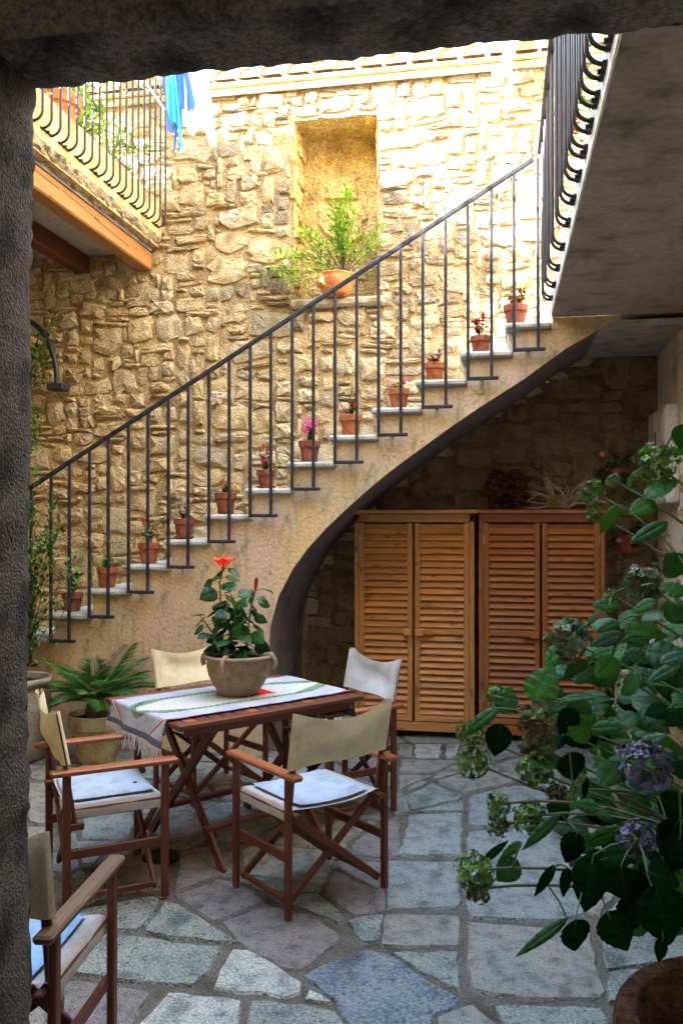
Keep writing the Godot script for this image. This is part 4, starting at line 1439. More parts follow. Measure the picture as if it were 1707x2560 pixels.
	var hb := thing("hibiscus", P(TC.x + 0.005, H + 0.195, TC.y + 0.03), "glossy leaved hibiscus with one red orange bloom in the clay bowl", "plant")
	var right := Vector3(cos(0.183), 0, -sin(0.183))
	var fw := Vector3(-sin(0.183), 0, -cos(0.183))
	# stems as (sideways, up, forward); they rise from the soil
	var stems := [
		[Vector3(-0.02, 0, 0), Vector3(-0.055, 0.16, 0.01), Vector3(-0.10, 0.31, 0.02), Vector3(-0.105, 0.40, 0.02), Vector3(-0.085, 0.475, 0.02)],
		[Vector3(0.03, 0, 0.02), Vector3(0.045, 0.13, 0.02), Vector3(0.06, 0.26, 0.03), Vector3(0.085, 0.36, 0.03)],
		[Vector3(0.0, 0, -0.03), Vector3(-0.03, 0.10, -0.04), Vector3(-0.01, 0.22, -0.05), Vector3(-0.03, 0.34, -0.05)],
		[Vector3(-0.05, 0, 0.0), Vector3(-0.11, 0.09, 0.0), Vector3(-0.16, 0.17, -0.01), Vector3(-0.19, 0.21, -0.01)]]
	var w3 := func(q: Vector3) -> Vector3:
		return right * q.x + Vector3.UP * q.y + fw * q.z
	var leafm := []
	for k in 3:
		leafm.append(broad_leaf(0.66 + 0.10 * k, 0.25 + 0.2 * k, false))
	for q in stems:
		var pts := []
		for p in q:
			pts.append(w3.call(p))
		var cv := Curve3D.new()
		for p in pts:
			cv.add_point(p)
		m = MB.new()
		m.tube(pts, [0.006, 0.005, 0.0045, 0.004, 0.0035].slice(0, pts.size()), 6)
		put("stem", m, M.stem, hb)
		var len := cv.get_baked_length()
		var n := int(len / 0.018)
		for k in range(1, n + 1):
			var p: Vector3 = cv.sample_baked(len * k / (n + 0.001))
			var an: float = k * 2.4 + q[0].x * 90.0
			var dir := Vector3(cos(an), rf(-0.1, 0.5), sin(an)).normalized()
			var pet := p + dir * rf(0.02, 0.05)
			var l := rf(0.078, 0.112) * (0.8 if k == n else 1.0)
			var sm := MB.new()
			sm.tube([p, pet], [0.002, 0.0016], 4, false)
			var o := leaf_at(hb, leafm[k % 3], M.glossy_leaf if rng.randf() < 0.8 else M.leaf_mid, pet, (dir + Vector3(0, rf(-0.75, 0.0), 0)).normalized(), (Vector3.UP * 0.6 + Vector3(rf(-0.7, 0.7), 0, rf(-0.1, 0.9))).normalized(), l)
			put("petiole", sm, M.stem, hb)
	# the bloom, facing up and out, and a closed bud
	var top: Vector3 = w3.call(Vector3(-0.085, 0.475, 0.02))
	var bloom := MB.new()
	for k in 5:
		var an := TAU * k / 5.0
		var rows2 := []
		for i in 6:
			var row := []
			var tt := i / 5.0
			for j in 7:
				var s := (j - 3) / 3.0
				var rad := 0.006 + 0.062 * tt * (1.0 - 0.12 * s * s) 
				var y := 0.070 * pow(tt, 0.8) - 0.012 * tt * tt * tt - 0.01 * s * s * tt + 0.006 * tt * sin(s * 6.0 + k)
				var aa := an + s * (0.25 + 0.55 * sin(tt * 2.2)) * 0.85
				row.append(top + Vector3(cos(aa) * rad, y, sin(aa) * rad))
			rows2.append(row)
		bloom.col = Color(0.90, 0.045, 0.012)
		bloom.sheet(rows2)
	put("flower", bloom, M.petal, hb)
	m = MB.new()
	m.tube([top + Vector3(0, -0.012, 0), top + Vector3(0, 0.012, 0)], [0.005, 0.010], 8)
	put("calyx", m, M.stem, hb)
	m = MB.new()
	m.col = Color(0.9, 0.25, 0.1)
	m.tube([top + Vector3(0, 0.01, 0), top + Vector3(0.004, 0.075, 0.0)], [0.003, 0.005], 6)
	put("stamen", m, M.petal, hb)
	var bt: Vector3 = w3.call(Vector3(0.085, 0.36, 0.03))
	m = MB.new()
	m.col = Color(0.35, 0.012, 0.015)
	m.tube([bt, bt + Vector3(0.002, 0.02, 0), bt + Vector3(0.005, 0.052, 0), bt + Vector3(0.006, 0.068, 0)], [0.006, 0.009, 0.011, 0.007], 8)
	put("bud", m, M.petal, hb)

# a broad leaf of unit length along +z with a folded midrib and a toothed edge
func broad_leaf(width: float, droop: float, teeth := true) -> ArrayMesh:
	var m := MB.new()
	var n := 14
	for s in [-1.0, 1.0]:
		var rows := []
		for i in n + 1:
			var t := i / float(n)
			var w := width * 0.5 * pow(sin(PI * pow(t, 0.72)), 0.85) * (1.0 if t < 0.8 else 1.0 - (t - 0.8) * 0.9)
			if t >= 0.999: w = 0.0
			if teeth and i % 2 == 1: w *= 1.07
			var row := []
			for j in 4:
				var q := j / 3.0
				row.append(Vector3(s * w * q, 0.16 * w * q - 0.22 * w * q * q - droop * t * t * 0.5 + 0.012 * sin(i * 2.1) * q, t - droop * 0.12 * t * t))
			rows.append(row)
		var nn := []
		for i in n:
			for j in 3:
				var a: Vector3 = rows[i][j]; var b: Vector3 = rows[i][j + 1]; var d: Vector3 = rows[i + 1][j + 1]; var e: Vector3 = rows[i + 1][j]
				var u0: float = 0.5 + s * 0.5 * j / 3.0; var u1: float = 0.5 + s * 0.5 * (j + 1) / 3.0
				var v0 := i / float(n); var v1 := (i + 1) / float(n)
				m.quad(a, b, d, e, Vector3.UP, Vector2(u0, v0), Vector2(u1, v0), Vector2(u1, v1), Vector2(u0, v1))
	return m.mesh()

func leaf_at(parent: Node3D, mesh: Mesh, material: Material, at: Vector3, dir: Vector3, up: Vector3, l: float, w := 1.0) -> MeshInstance3D:
	var z := dir.normalized()
	var x := up.cross(z)
	if x.length() < 0.05:
		x = Vector3(0.8, 0.1, 0.5).cross(z)
	x = x.normalized()
	var o := put("leaf", mesh, material, parent)
	o.transform = Transform3D(Basis(x * l * w, z.cross(x) * l, z * l), at)
	return o

func build_chairs() -> void:
	# (x, depth, facing x, facing depth, canvas, label, cushion label)
	var rows := [
		[-0.850, 3.824, -0.745, 0.667, "cream_canvas", "red hardwood folding armchair with cream canvas, its back to the porch, right of the table", "pale blue seat cushion on the armchair whose back is to the porch"],
		[-1.795, 3.700, 0.80, 0.60, "cream_canvas", "red hardwood folding armchair with cream canvas at the left end of the table", "pale blue seat cushion with a dark spot on the armchair left of the table"],
		[-1.770, 5.105, 0.80, -0.60, "cream_canvas", "folding armchair with cream canvas behind the table by the sago palm", "pale mauve seat cushion on the armchair behind the table"],
		[-0.935, 4.965, -0.74, -0.673, "white_canvas", "folding armchair with white canvas back in front of the louvred cabinets", "white seat cushion on the armchair in front of the cabinets"],
		[-1.425, 2.26, -0.09, 1.0, "cream_canvas", "worn dark armchair in the foreground, half hidden by the porch jamb", "bright blue seat cushion on the foreground armchair"]]
	for k in rows.size():
		var q = rows[k]
		var turn := atan2(q[2], -q[3])
		var c := thing("folding_armchair", P(q[0], 0.006, q[1]), q[5], "armchair", "folding canvas armchairs", turn)
		make_chair(c, M[q[4]], k == 4)
		var cu := thing("seat_cushion", P(q[0], 0.452, q[1]), q[6], "cushion", "seat cushions", turn)
		var m := MB.new()
		for face in [1.0, -1.0]:
			var g := []
			for i in 15:
				var row := []
				for j in 15:
					var a := -1.0 + i / 7.0
					var b := -1.0 + j / 7.0
					var puff := pow(maxf(0.0, (1.0 - pow(absf(a), 5.0)) * (1.0 - pow(absf(b), 5.0))), 0.5)
					var tuft := exp(-(a * a + b * b) * 14.0) * 0.4 + 0.10 * sin(a * 7.0 + b * 3.0 + k) * puff + 0.10 * sin(b * 11.0 - a * 5.0 + k * 2.0) * puff
					var sag := -0.018 * (1.0 - b * b) * (1.0 - 0.3 * a * a)
					row.append(Vector3(b * 0.195 * (1.0 - 0.03 * a * a), sag + 0.012 + face * 0.022 * (puff - (tuft if face > 0 else 0.0)), a * 0.19 * (1.0 - 0.03 * b * b) + 0.005))
				g.append(row)
			m.sheet(g, 1, 1, Vector3.UP * face)
		put("pad", m, M.blue_cushion if k == 4 else (M.seat_canvas if k == 2 else M.cushion), cu)
		if k == 1:
			var sp := MB.new()
			sp.lathe(Vector3(-0.10, 0.024, 0.12), [Vector2(0.011, 0.0), Vector2(0.008, 0.003), Vector2(0.0, 0.004)], 10)
			put("button", sp, M.black, cu)

func make_chair(c: Node3D, canvas: Material, worn: bool) -> void:
	var sh := func() -> Vector2:
		return Vector2(rng.randf(), rng.randf())
	var br := func(called: String, a: Vector3, b: Vector3, w: float, th: float, m: Material, side := Vector3.RIGHT) -> void:
		var mb := MB.new()
		mb.bar(a, b, w, th, side, 0.004, sh.call())
		put(called, mb, m, c)
	var wood: Material = M.teak
	for s in [-1.0, 1.0]:
		br.call("front_leg", Vector3(s * 0.262, 0, 0.215), Vector3(s * 0.262, 0.585, 0.215), 0.034, 0.024, wood)
		br.call("rear_leg", Vector3(s * 0.262, 0, -0.205), Vector3(s * 0.262, 0.585, -0.205), 0.034, 0.024, wood)
		br.call("back_post", Vector3(s * 0.240, 0.36, -0.165), Vector3(s * 0.243, 0.85, -0.246), 0.026, 0.018, wood, Vector3.BACK)
		var ar := MB.new()
		ar.box(at_t(Vector3(s * 0.258, 0.597, 0.0)), Vector3(0.055, 0.024, 0.545), 0.007, sh.call())
		put("arm", ar, M.teak_worn if worn else M.teak_orange, c)
		br.call("side_stretcher", Vector3(s * 0.250, 0.245, -0.205), Vector3(s * 0.250, 0.245, 0.215), 0.040, 0.018, wood, Vector3.FORWARD)
		br.call("seat_rail", Vector3(s * 0.232, 0.425, -0.23), Vector3(s * 0.232, 0.425, 0.245), 0.022, 0.036, wood, Vector3.RIGHT)
		br.call("brace", Vector3(s * 0.250, 0.36, -0.205), Vector3(s * 0.250, 0.36, -0.13), 0.03, 0.016, wood, Vector3.FORWARD)
	for z in [-0.175, 0.185]:
		for s in [-1.0, 1.0]:
			var dz: float = z + s * 0.010
			br.call("cross_leg", Vector3(s * 0.245, 0.045, dz), Vector3(-s * 0.228, 0.415, dz), 0.034, 0.018, wood, Vector3.BACK)
	for s in [-1.0, 1.0]:
		br.call("foot_rail", Vector3(s * 0.236, 0.055, -0.17), Vector3(s * 0.236, 0.055, 0.18), 0.026, 0.018, wood, Vector3.FORWARD)
	# canvas back: a sleeve round each post and a sagging panel between them
	var m := MB.new()
	var bs := [-1.0, -0.985, -0.95, -0.90, -0.86, -0.81, -0.72, -0.58, -0.42, -0.25, -0.08, 0.08, 0.25, 0.42, 0.58, 0.72, 0.81, 0.86, 0.90, 0.95, 0.985, 1.0]
	for face in [1.0, -1.0]:
		var g := []
		for i in 11:
			var row := []
			var t := i / 10.0
			for b in bs:
				var cx: float = b * 0.267
				var sag: float = 0.052 * pow(1.0 - b * b, 1.3) * t
				var y: float = 0.626 + 0.238 * t - sag + 0.004 * sin(b * 5.0) * (1.0 - t)
				var lean := -0.205 - 0.045 * t
				var belly: float = -0.040 * pow(maxf(0.0, 1.0 - b * b), 1.6) * (0.55 + 0.45 * sin(t * 3.0)) + 0.005 * sin(t * 9.0 + b * 2.0) * (1.0 - b * b)
				var th: float = 0.003 + 0.015 * smoothstep(0.74, 0.87, absf(b)) - 0.014 * smoothstep(0.97, 1.0, absf(b))
				row.append(Vector3(cx, y, lean + belly + face * th))
			g.append(row)
		m.sheet(g, 1, 1, Vector3.BACK * face)
	put("back_canvas", m, canvas, c)
	m = MB.new()
	var path := []
	path.append(Vector2(-0.246, 0.392))
	path.append(Vector2(-0.252, 0.425))
	path.append(Vector2(-0.240, 0.447))
	for j in 11:
		var b := -1.0 + j / 5.0
		path.append(Vector2(b * 0.222, 0.449 - 0.020 * (1.0 - b * b)))
	path.append(Vector2(0.240, 0.447))
	path.append(Vector2(0.252, 0.425))
	path.append(Vector2(0.246, 0.392))
	var g := []
	for i in 7:
		var row := []
		for p in path:
			row.append(Vector3(p.x, p.y + 0.002 * sin(i * 1.7 + p.x * 20.0), -0.195 + 0.40 * i / 6.0))
		g.append(row)
	m.sheet(g)
	put("seat_canvas", m, M.seat_canvas, c)

# ---------------------------------------------------------------- pots and plants
func pot(called: String, at: Vector3, r: float, h: float, label: String, material: Material, group := "", saucer := 0) -> Node3D:
	var p := thing(called, at, label, "flower pot", group)
	var y0 := 0.0
	if saucer > 0:
		var s := MB.new()
		var sr := r * (0.78 if saucer == 1 else 0.98)
		s.lathe(Vector3.ZERO, [Vector2(0, 0), Vector2(sr * 0.8, 0), Vector2(sr, 0.022), Vector2(sr * 0.96, 0.024), Vector2(sr * 0.75, 0.006), Vector2(0, 0.006)], 24)
		put("saucer", s, material, p)
		y0 = 0.008
	var m := MB.new()
	m.lathe(Vector3(0, y0, 0), [Vector2(0, 0), Vector2(r * 0.64, 0), Vector2(r * 0.66, 0.003), Vector2(r * 0.87, h * 0.70), Vector2(r * 0.875, h * 0.705), Vector2(r * 0.97, h * 0.71), Vector2(r * 0.98, h * 0.73), Vector2(r, h * 0.98), Vector2(r * 0.985, h), Vector2(r * 0.90, h), Vector2(r * 0.88, h * 0.97), Vector2(r * 0.86, h * 0.85)], 28, 0.004)
	put("pot", m, material, p)
	m = MB.new()
	m.lathe(Vector3(0, y0, 0), [Vector2(r * 0.87, h * 0.88), Vector2(r * 0.4, h * 0.91), Vector2(0, h * 0.91)], 18)
	put("soil", m, M.soil, p)
	return p

func flower(m: MB, at: Vector3, size: float, c: Color, petals := 5) -> void:
	m.col = c
	var up := Vector3(rf(-0.5, 0.5), rf(0.2, 0.8), rf(0.2, 1.0)).normalized()
	var x := up.cross(Vector3(0.3, 0.9, 0.1)).normalized()
	var y := up.cross(x)
	for k in petals:
		var a := TAU * k / petals + rf(-0.2, 0.2)
		var d := (x * cos(a) + y * sin(a) + up * 0.35).normalized()
		m.leaf(at, d, up, size, size * 0.85)

func build_step_pots() -> void:
	# one pot on each tread: position, plant colours (leaf, second leaf, flower), saucer, height of the plant
	var green := Color(0.10, 0.22, 0.02)
	var deep := Color(0.035, 0.11, 0.02)
	var lime := Color(0.30, 0.48, 0.03)
	var wine := Color(0.16, 0.022, 0.022)
	var rust := Color(0.26, 0.06, 0.03)
	var red := Color(0.72, 0.02, 0.03)
	var pink := Color(0.80, 0.07, 0.24)
	var pale := Color(0.85, 0.72, 0.62)
	var rows := [
		[-3.21, 5, 0.080, 0.135, deep, green, pink, 1, 0, 0.22, 2, "small brown pot with a bushy pale pink flowered plant on the lowest planted step"],
		[-2.925, 6, 0.080, 0.148, green, lime, lime, 0, 0, 0.13, 0, "terracotta pot with a small plain green plant on the second planted step"],
		[-2.595, 7, 0.083, 0.155, deep, rust, red, 0, 0, 0.20, 3, "terracotta pot with one bright red flower, third from the stair foot"],
		[-2.317, 8, 0.076, 0.140, wine, wine, pale, 1, 2, 0.19, 12, "terracotta pot in a wide saucer with wine leaves and cream blooms"],
		[-1.995, 9, 0.080, 0.145, lime, rust, red, 1, 1, 0.20, 3, "dark terracotta pot with lime green leaves and a red flower, fifth step pot"],
		[-1.686, 10, 0.076, 0.138, rust, green, pink, 1, 2, 0.21, 4, "terracotta pot in a saucer with rusty leaves and two pink flowers, sixth from the foot"],
		[-1.362, 11, 0.080, 0.150, green, deep, pink, 1, 1, 0.20, 14, "dark terracotta pot with the most pink flowers of all the step pots"],
		[-1.060, 12, 0.082, 0.150, wine, lime, red, 0, 1, 0.16, 3, "orange terracotta pot with dark red and yellow leaves below the window sill"],
		[-0.714, 13, 0.082, 0.150, rust, lime, pink, 0, 1, 0.17, 3, "wide terracotta pot in a saucer with an upright pink flower on the stair"],
		[-0.459, 14, 0.078, 0.148, rust, wine, pale, 0, 0, 0.12, 4, "bright orange terracotta pot with short rust leaves before the sunlit wall"],
		[-0.139, 15, 0.076, 0.142, deep, wine, red, 1, 0, 0.19, 12, "terracotta pot full of small red flowers, second from the top of the stair"],
		[0.101, 16, 0.080, 0.150, wine, rust, lime, 1, 0, 0.16, 4, "terracotta pot on the topmost step beside the balcony railing"]]
	for q in rows:
		var y: float = 3.0 - RISE * (16 - q[1])
		var p := pot("step_flower_pot", P(q[0], y + 0.001, 6.08), q[2], q[3], q[11], M.clay_dark if q[7] == 1 else M.clay, "flower pots on the stair treads", q[8])
		p.rotation.y = rf(0, TAU)
		p.scale = Vector3.ONE * rf(0.93, 1.08)
		var m := MB.new()
		var h: float = q[9]
		var n := 80 if q[10] != 0 else 100
		if q[9] > 0.21 and q[1] == 5: n = 190
		var base := Vector3(0, q[3] * 0.9, 0)
		var fl := MB.new()
		for k in 9:
			var a := rf(0, TAU)
			var tip := base + Vector3(cos(a) * rf(0.01, 0.075), h * rf(0.35, 0.95), sin(a) * rf(0.01, 0.075))
			m.col = q[4] * 0.7
			m.tube([base + Vector3(cos(a), 0, sin(a)) * 0.015, base.lerp(tip, 0.5) + Vector3(0, 0.01, 0), tip], [0.003, 0.0025, 0.0015], 4, false)
			for e in int(n / 9.0):
				var t := rf(0.2, 1.0)
				var b := base.lerp(tip, t)
				m.col = (q[4] if rng.randf() < 0.6 else q[5]) * rf(0.75, 1.3)
				m.leaf(b, Vector3(rf(-1, 1), rf(-0.2, 0.8), rf(-1, 1)), Vector3.UP, rf(0.026, 0.046), rf(0.020, 0.036))
			if k < q[10]:
				var c: Color = q[6] * rf(0.85, 1.15)
				if q[10] < 9:
					fl = MB.new()
				for e in 4:
					flower(fl, tip + Vector3(rf(-0.012, 0.012), rf(-0.012, 0.02), rf(-0.012, 0.012)), rf(0.012, 0.019), c, 4)
				if q[10] < 9:
					put("flower", fl, M.petal, p)
		if q[10] > 9:
			for e in 40:
				var a := rf(0, TAU)
				flower(fl, base + Vector3(cos(a) * rf(0.0, 0.07), h * rf(0.3, 0.95), sin(a) * rf(0, 0.07)), rf(0.010, 0.017), q[6] * rf(0.8, 1.2), 4)
		put("foliage", m, M.foliage, p)
		if q[10] > 9:
			put("flowers", fl, M.petal, p).set_meta("kind", "stuff")

# a loose bush: forking stems that carry many narrow leaves
func bush(m: MB, st: MB, base: Vector3, tips: Array, leaf_l: float, leaf_w: float, per: float, cols: Array, spread := 0.05) -> void:
	for tip in tips:
		var mid: Vector3 = base.lerp(tip, 0.5) + Vector3(rf(-0.04, 0.04), rf(0.0, 0.08), rf(-0.04, 0.04))
		var cv := Curve3D.new()
		cv.add_point(base, Vector3.ZERO, (mid - base) * 0.5)
		cv.add_point(mid, (base - mid) * 0.3, (tip - mid) * 0.4)
		cv.add_point(tip)
		var len := cv.get_baked_length()
		var pts := []
		for i in 8:
			pts.append(cv.sample_baked(len * i / 7.0))
		st.tube(pts, [0.006, 0.0055, 0.005, 0.004, 0.0035, 0.003, 0.002, 0.0015], 5, false)
		var n := int(len * per)
		for k in n:
			var t := sqrt(rf(0.06, 1.0))
			var p: Vector3 = cv.sample_baked(len * t)
			m.col = cols[rng.randi() % cols.size()] * rf(0.8, 1.25)
			var d := Vector3(rf(-1, 1), rf(-0.5, 0.8), rf(-1, 1)).normalized()
			m.leaf(p + d * rf(0.0, spread), d + (tip - base).normalized() * 0.4, Vector3.UP, leaf_l * rf(0.7, 1.25), leaf_w * rf(0.8, 1.2))

func build_niche_plant() -> void:
	var at := P(-1.335, 3.514, 6.965)
	var p := thing("sill_bowl", at, "wide orange clay bowl with handles on the sill of the blocked window niche", "flower pot")
	p.scale = Vector3.ONE * 0.88
	var m := MB.new()
	m.lathe(Vector3.ZERO, [Vector2(0, 0), Vector2(0.10, 0), Vector2(0.135, 0.04), Vector2(0.165, 0.11), Vector2(0.168, 0.155), Vector2(0.155, 0.19), Vector2(0.165, 0.20), Vector2(0.162, 0.212), Vector2(0.145, 0.212), Vector2(0.14, 0.18)], 32, 0.006)
	put("body", m, M.clay_orange, p)
	m = MB.new()
	m.lathe(Vector3.ZERO, [Vector2(0.143, 0.188), Vector2(0.0, 0.195)], 18)
	put("soil", m, M.soil, p)
	for s in [0.2, 2.9]:
		var hm := MB.new()
		var dx := Vector3(cos(s), 0, sin(s))
		var pts := []
		for i in 7:
			var a := PI * i / 6.0
			pts.append(dx * (0.15 + 0.03 * sin(a)) + Vector3(0, 0.13 + 0.045 * cos(a), 0))
		hm.tube(pts, 0.010, 6)
		put("handle", hm, M.clay_orange, p)
	var b := thing("sill_shrub", at + Vector3(0.06, 0.18, 0), "bright yellow green shrub growing from the pot in the window niche", "plant")
	m = MB.new()
	var st := MB.new()
	var tips := []
	for k in 15:
		tips.append(Vector3(rf(-0.16, 0.30), rf(0.22, 0.66), rf(-0.18, 0.18)))
	for k in 7:
		tips.append(Vector3(rf(-0.50, -0.20), rf(0.08, 0.40), rf(0.0, 0.2)))
	for q in [Vector3(-0.56, 0.12, 0.16), Vector3(-0.60, -0.02, 0.18), Vector3(-0.46, -0.10, 0.18), Vector3(-0.66, 0.02, 0.16), Vector3(0.02, 0.74, -0.1), Vector3(0.34, 0.36, 0.05), Vector3(0.36, 0.22, 0.1)]:
		tips.append(q)
	bush(m, st, Vector3.ZERO, tips, 0.06, 0.019, 100.0, [Color(0.30, 0.46, 0.03), Color(0.42, 0.54, 0.05), Color(0.14, 0.34, 0.015)], 0.035)
	put("stems", st, M.bark, b)
	put("foliage", m, M.foliage, b)

func build_floor_plants() -> void:
	# sago palm in a squarish clay pot
	var at := P(-2.76, 0.008, 5.58)
	var p := pot("palm_pot", at, 0.195, 0.325, "large ochre clay pot holding the sago palm by the stair wall", M.clay_green)
	var palm := thing("sago_palm", at + Vector3(0, 0.30, 0), "dark green sago palm with stiff feather fronds by the stair wall", "palm")
	var m := MB.new()
	m.lathe(Vector3.ZERO, [Vector2(0.06, -0.02), Vector2(0.075, 0.03), Vector2(0.065, 0.09), Vector2(0.03, 0.12), Vector2(0, 0.125)], 14, 0.05)
	put("trunk", m, M.bark, palm)
	for k in 24:
		var an := k * 2.3999 + rf(-0.15, 0.15)
		var rise := 0.5 + 1.0 * (k / 23.0)
		var l := rf(0.40, 0.52)
		if sin(an) > 0.3: l *= 0.85
		var out := Vector3(cos(an), 0, sin(an))
		if k == 20: out = Vector3(0.1, 0, 0.35); rise = 1.4; l = 0.5
		var g := MB.new()
		var pts := []
		for i in 10:
			var t := i / 9.0
			pts.append(Vector3(0, 0.09, 0) + out * (l * t * (0.55 + 0.45 / (0.4 + rise))) + Vector3.UP * (l * (rise * 0.78 * t - 0.42 * t * t)))
		g.col = Color(0.16, 0.17, 0.04)
		g.tube(pts, [0.005, 0.005, 0.0045, 0.004, 0.004, 0.0035, 0.003, 0.0025, 0.002, 0.0015], 4, false)
		var cv := Curve3D.new()
		for q in pts:
			cv.add_point(q)
		var len := cv.get_baked_length()
		var side := out.cross(Vector3.UP).normalized()
		var tone := rf(0.75, 1.35)
		for i in 30:
			var t := 0.14 + 0.86 * i / 30.0
			var q: Vector3 = cv.sample_baked(len * t)
			var fwd: Vector3 = (cv.sample_baked(minf(len, len * t + 0.02)) - q).normalized()
			for s in [-1.0, 1.0]:
				var ll := 0.13 * sin(PI * (0.18 + 0.74 * t)) + 0.02
				g.col = Color(0.032, 0.11, 0.016) * tone if rng.randf() < 0.96 else Color(0.30, 0.25, 0.05)
				g.leaf(q, side * s + fwd * 0.75 + Vector3.UP * 0.30, Vector3.UP, ll * rf(0.85, 1.1), 0.0055)
		put("frond", g, M.foliage, palm)
	# tall planter by the jamb, with a climbing vine
	var pa := P(-3.30, 0.006, 5.50)
	var pl := thing("tall_planter", pa, "tall rounded grey green clay planter at the far left by the stair", "planter")
	m = MB.new()
	m.lathe(Vector3.ZERO, [Vector2(0, 0), Vector2(0.15, 0), Vector2(0.17, 0.02), Vector2(0.205, 0.22), Vector2(0.215, 0.38), Vector2(0.20, 0.48), Vector2(0.195, 0.51), Vector2(0.222, 0.535), Vector2(0.226, 0.56), Vector2(0.21, 0.575), Vector2(0.19, 0.565), Vector2(0.18, 0.50)], 32, 0.004)
	put("body", m, M.clay_grey, pl)
	m = MB.new()
	m.lathe(Vector3.ZERO, [Vector2(0.185, 0.53), Vector2(0.08, 0.54), Vector2(0, 0.54)], 18)
	put("soil", m, M.soil, pl)
	var v := thing("climbing_vine", pa + Vector3(0, 0.54, 0), "thin climbing vine rising from the tall planter round the railing foot", "vine")
	m = MB.new()
	var st := MB.new()
	var tips := []
	for k in 18:
		tips.append(Vector3(rf(-0.25, 0.16), rf(0.3, 1.5), rf(-0.35, 0.05)))
	for q in [Vector3(0.35, 0.72, -0.2), Vector3(0.22, 0.55, -0.15), Vector3(0.16, 1.02, -0.2), Vector3(0.30, 0.86, -0.22), Vector3(-0.1, 1.9, -0.4)]:
		tips.append(q)
	bush(m, st, Vector3.ZERO, tips, 0.055, 0.026, 60.0, [Color(0.05, 0.15, 0.02), Color(0.08, 0.20, 0.02), Color(0.03, 0.09, 0.02)], 0.05)
	# one long tendril along the railing bars
	var td := []
	for i in 14:
		var t := i / 13.0
		td.append(Vector3(0.0 + 1.15 * t, 0.93 + 0.16 * t + 0.05 * sin(t * 9.0) + (0.22 * maxf(0.0, t - 0.75) * 4.0), -0.34))
	st.tube(td, 0.0022, 4, false)
	for k in 60:
		var q: Vector3 = td[rng.randi() % 13]
		m.col = Color(0.11, 0.22, 0.03) * rf(0.7, 1.3)
		m.leaf(q + Vector3(rf(-0.05, 0.05), rf(-0.02, 0.02), 0), Vector3(rf(-1, 1), rf(-0.8, 0.6), rf(-1, 1)), Vector3.UP, rf(0.02, 0.045), 0.016)
	put("stems", st, M.bark, v)
	put("foliage", m, M.foliage, v)
	# curved iron bracket on the far wall, with a second vine
	var br := thing("wall_bracket", P(-3.90, 2.84, 6.93), "dark curved iron bracket fixed to the rubble wall at the left", "bracket")
	m = MB.new()
	var pts := []
	for i in 13:
		var a := PI * 0.5 * i / 12.0
		pts.append(Vector3(0.10 - 0.36 * (1.0 - cos(a)), 0.02 + 0.58 * sin(a), 0.02 + 0.0 * a))
	m.tube(pts, 0.024, 8)
	put("arm", m, M.iron, br)
	m = MB.new()
	m.box(at_t(Vector3(0.10, -0.01, 0.0)), Vector3(0.15, 0.055, 0.14), 0.008)
	put("foot", m, M.iron, br)
	var v2 := thing("wall_vine", P(-4.05, 2.45, 6.9), "light green vine hanging beside the curved iron bracket", "vine")
	m = MB.new()
	st = MB.new()
	tips = []
	for k in 12:
		tips.append(Vector3(rf(-0.15, 0.2), rf(-0.15, 0.95), rf(-0.02, 0.1)))
	tips.append(Vector3(0.30, 1.02, 0.1))
	tips.append(Vector3(0.24, 0.42, 0.1))
	bush(m, st, Vector3(-0.15, 0.2, 0.02), tips, 0.055, 0.026, 55.0, [Color(0.10, 0.24, 0.02), Color(0.05, 0.15, 0.02)], 0.04)
	put("stems", st, M.stem, v2)
	put("foliage", m, M.foliage, v2)
	# drain cover in the paving
	var dr := thing("drain_cover", P(-1.655, 0.009, 4.03), "round dark drain cover in the paving near the left armchair", "drain")
	m = MB.new()
	m.lathe(Vector3.ZERO, [Vector2(0.092, -0.01), Vector2(0.092, 0.004), Vector2(0.084, 0.006), Vector2(0.080, 0.002), Vector2(0.0, 0.002)], 24)
	put("cover", m, M.black, dr)
	m = MB.new()
	for k in 5:
		m.box(at_t(Vector3(0, 0.005, -0.05 + 0.025 * k)), Vector3(0.13 - 0.04 * absf(k - 2) * 0.5, 0.004, 0.008), 0.001)
	put("grate", m, M.iron, dr)
	# planters on the terrace
	var spots := [[-3.22, 4.95, "terrace pot nearest the porch with leafy green plant behind the railing"], [-3.2, 5.45, "orange terrace pot with tall yellow green plant behind the railing"], [-3.2, 6.15, "terrace pot with trailing leaves midway along the railing"], [-3.15, 6.6, "terrace pot with white flowers near the rubble wall"], [-3.25, 4.3, "terrace pot with dense shrub close to the porch house"]]
	for k in spots.size():
		var q = spots[k]
		var tp := pot("terrace_pot", P(q[0], 4.405, q[1]), 0.115, 0.20, q[2], M.clay_orange if k == 1 else M.clay_dark, "flower pots on the terrace")
		m = MB.new()
		st = MB.new()
		tips = []
		for e in (24 if k in [1, 2] else 12):
			tips.append(Vector3(rf(-0.28, 0.24), rf(0.15, 0.95 if k in [1, 2, 4] else 0.5), rf(-0.3, 0.3)))
		for e in 3:
			tips.append(Vector3(rf(0.08, 0.2), rf(-0.15, 0.1), rf(-0.2, 0.2)))
		bush(m, st, Vector3(0, 0.2, 0), tips, 0.075, 0.042, 42.0, [Color(0.16, 0.34, 0.02), Color(0.08, 0.22, 0.02), Color(0.24, 0.38, 0.03)], 0.05)
		put("stems", st, M.stem, tp)
		put("foliage", m, M.foliage, tp)
	var olive := pot("added_olive_pot", P(-3.12, 4.405, 5.66), 0.17, 0.30, "added potted olive on the terrace, its unseen crown shades the wall by the niche", M.clay)  # added out of view so that its crown shades the wall
	m = MB.new()
	m.tube([Vector3(0, 0.25, 0), Vector3(0.02, 0.5, 0.01), Vector3(0, 0.8, 0)], [0.025, 0.022, 0.02], 8)
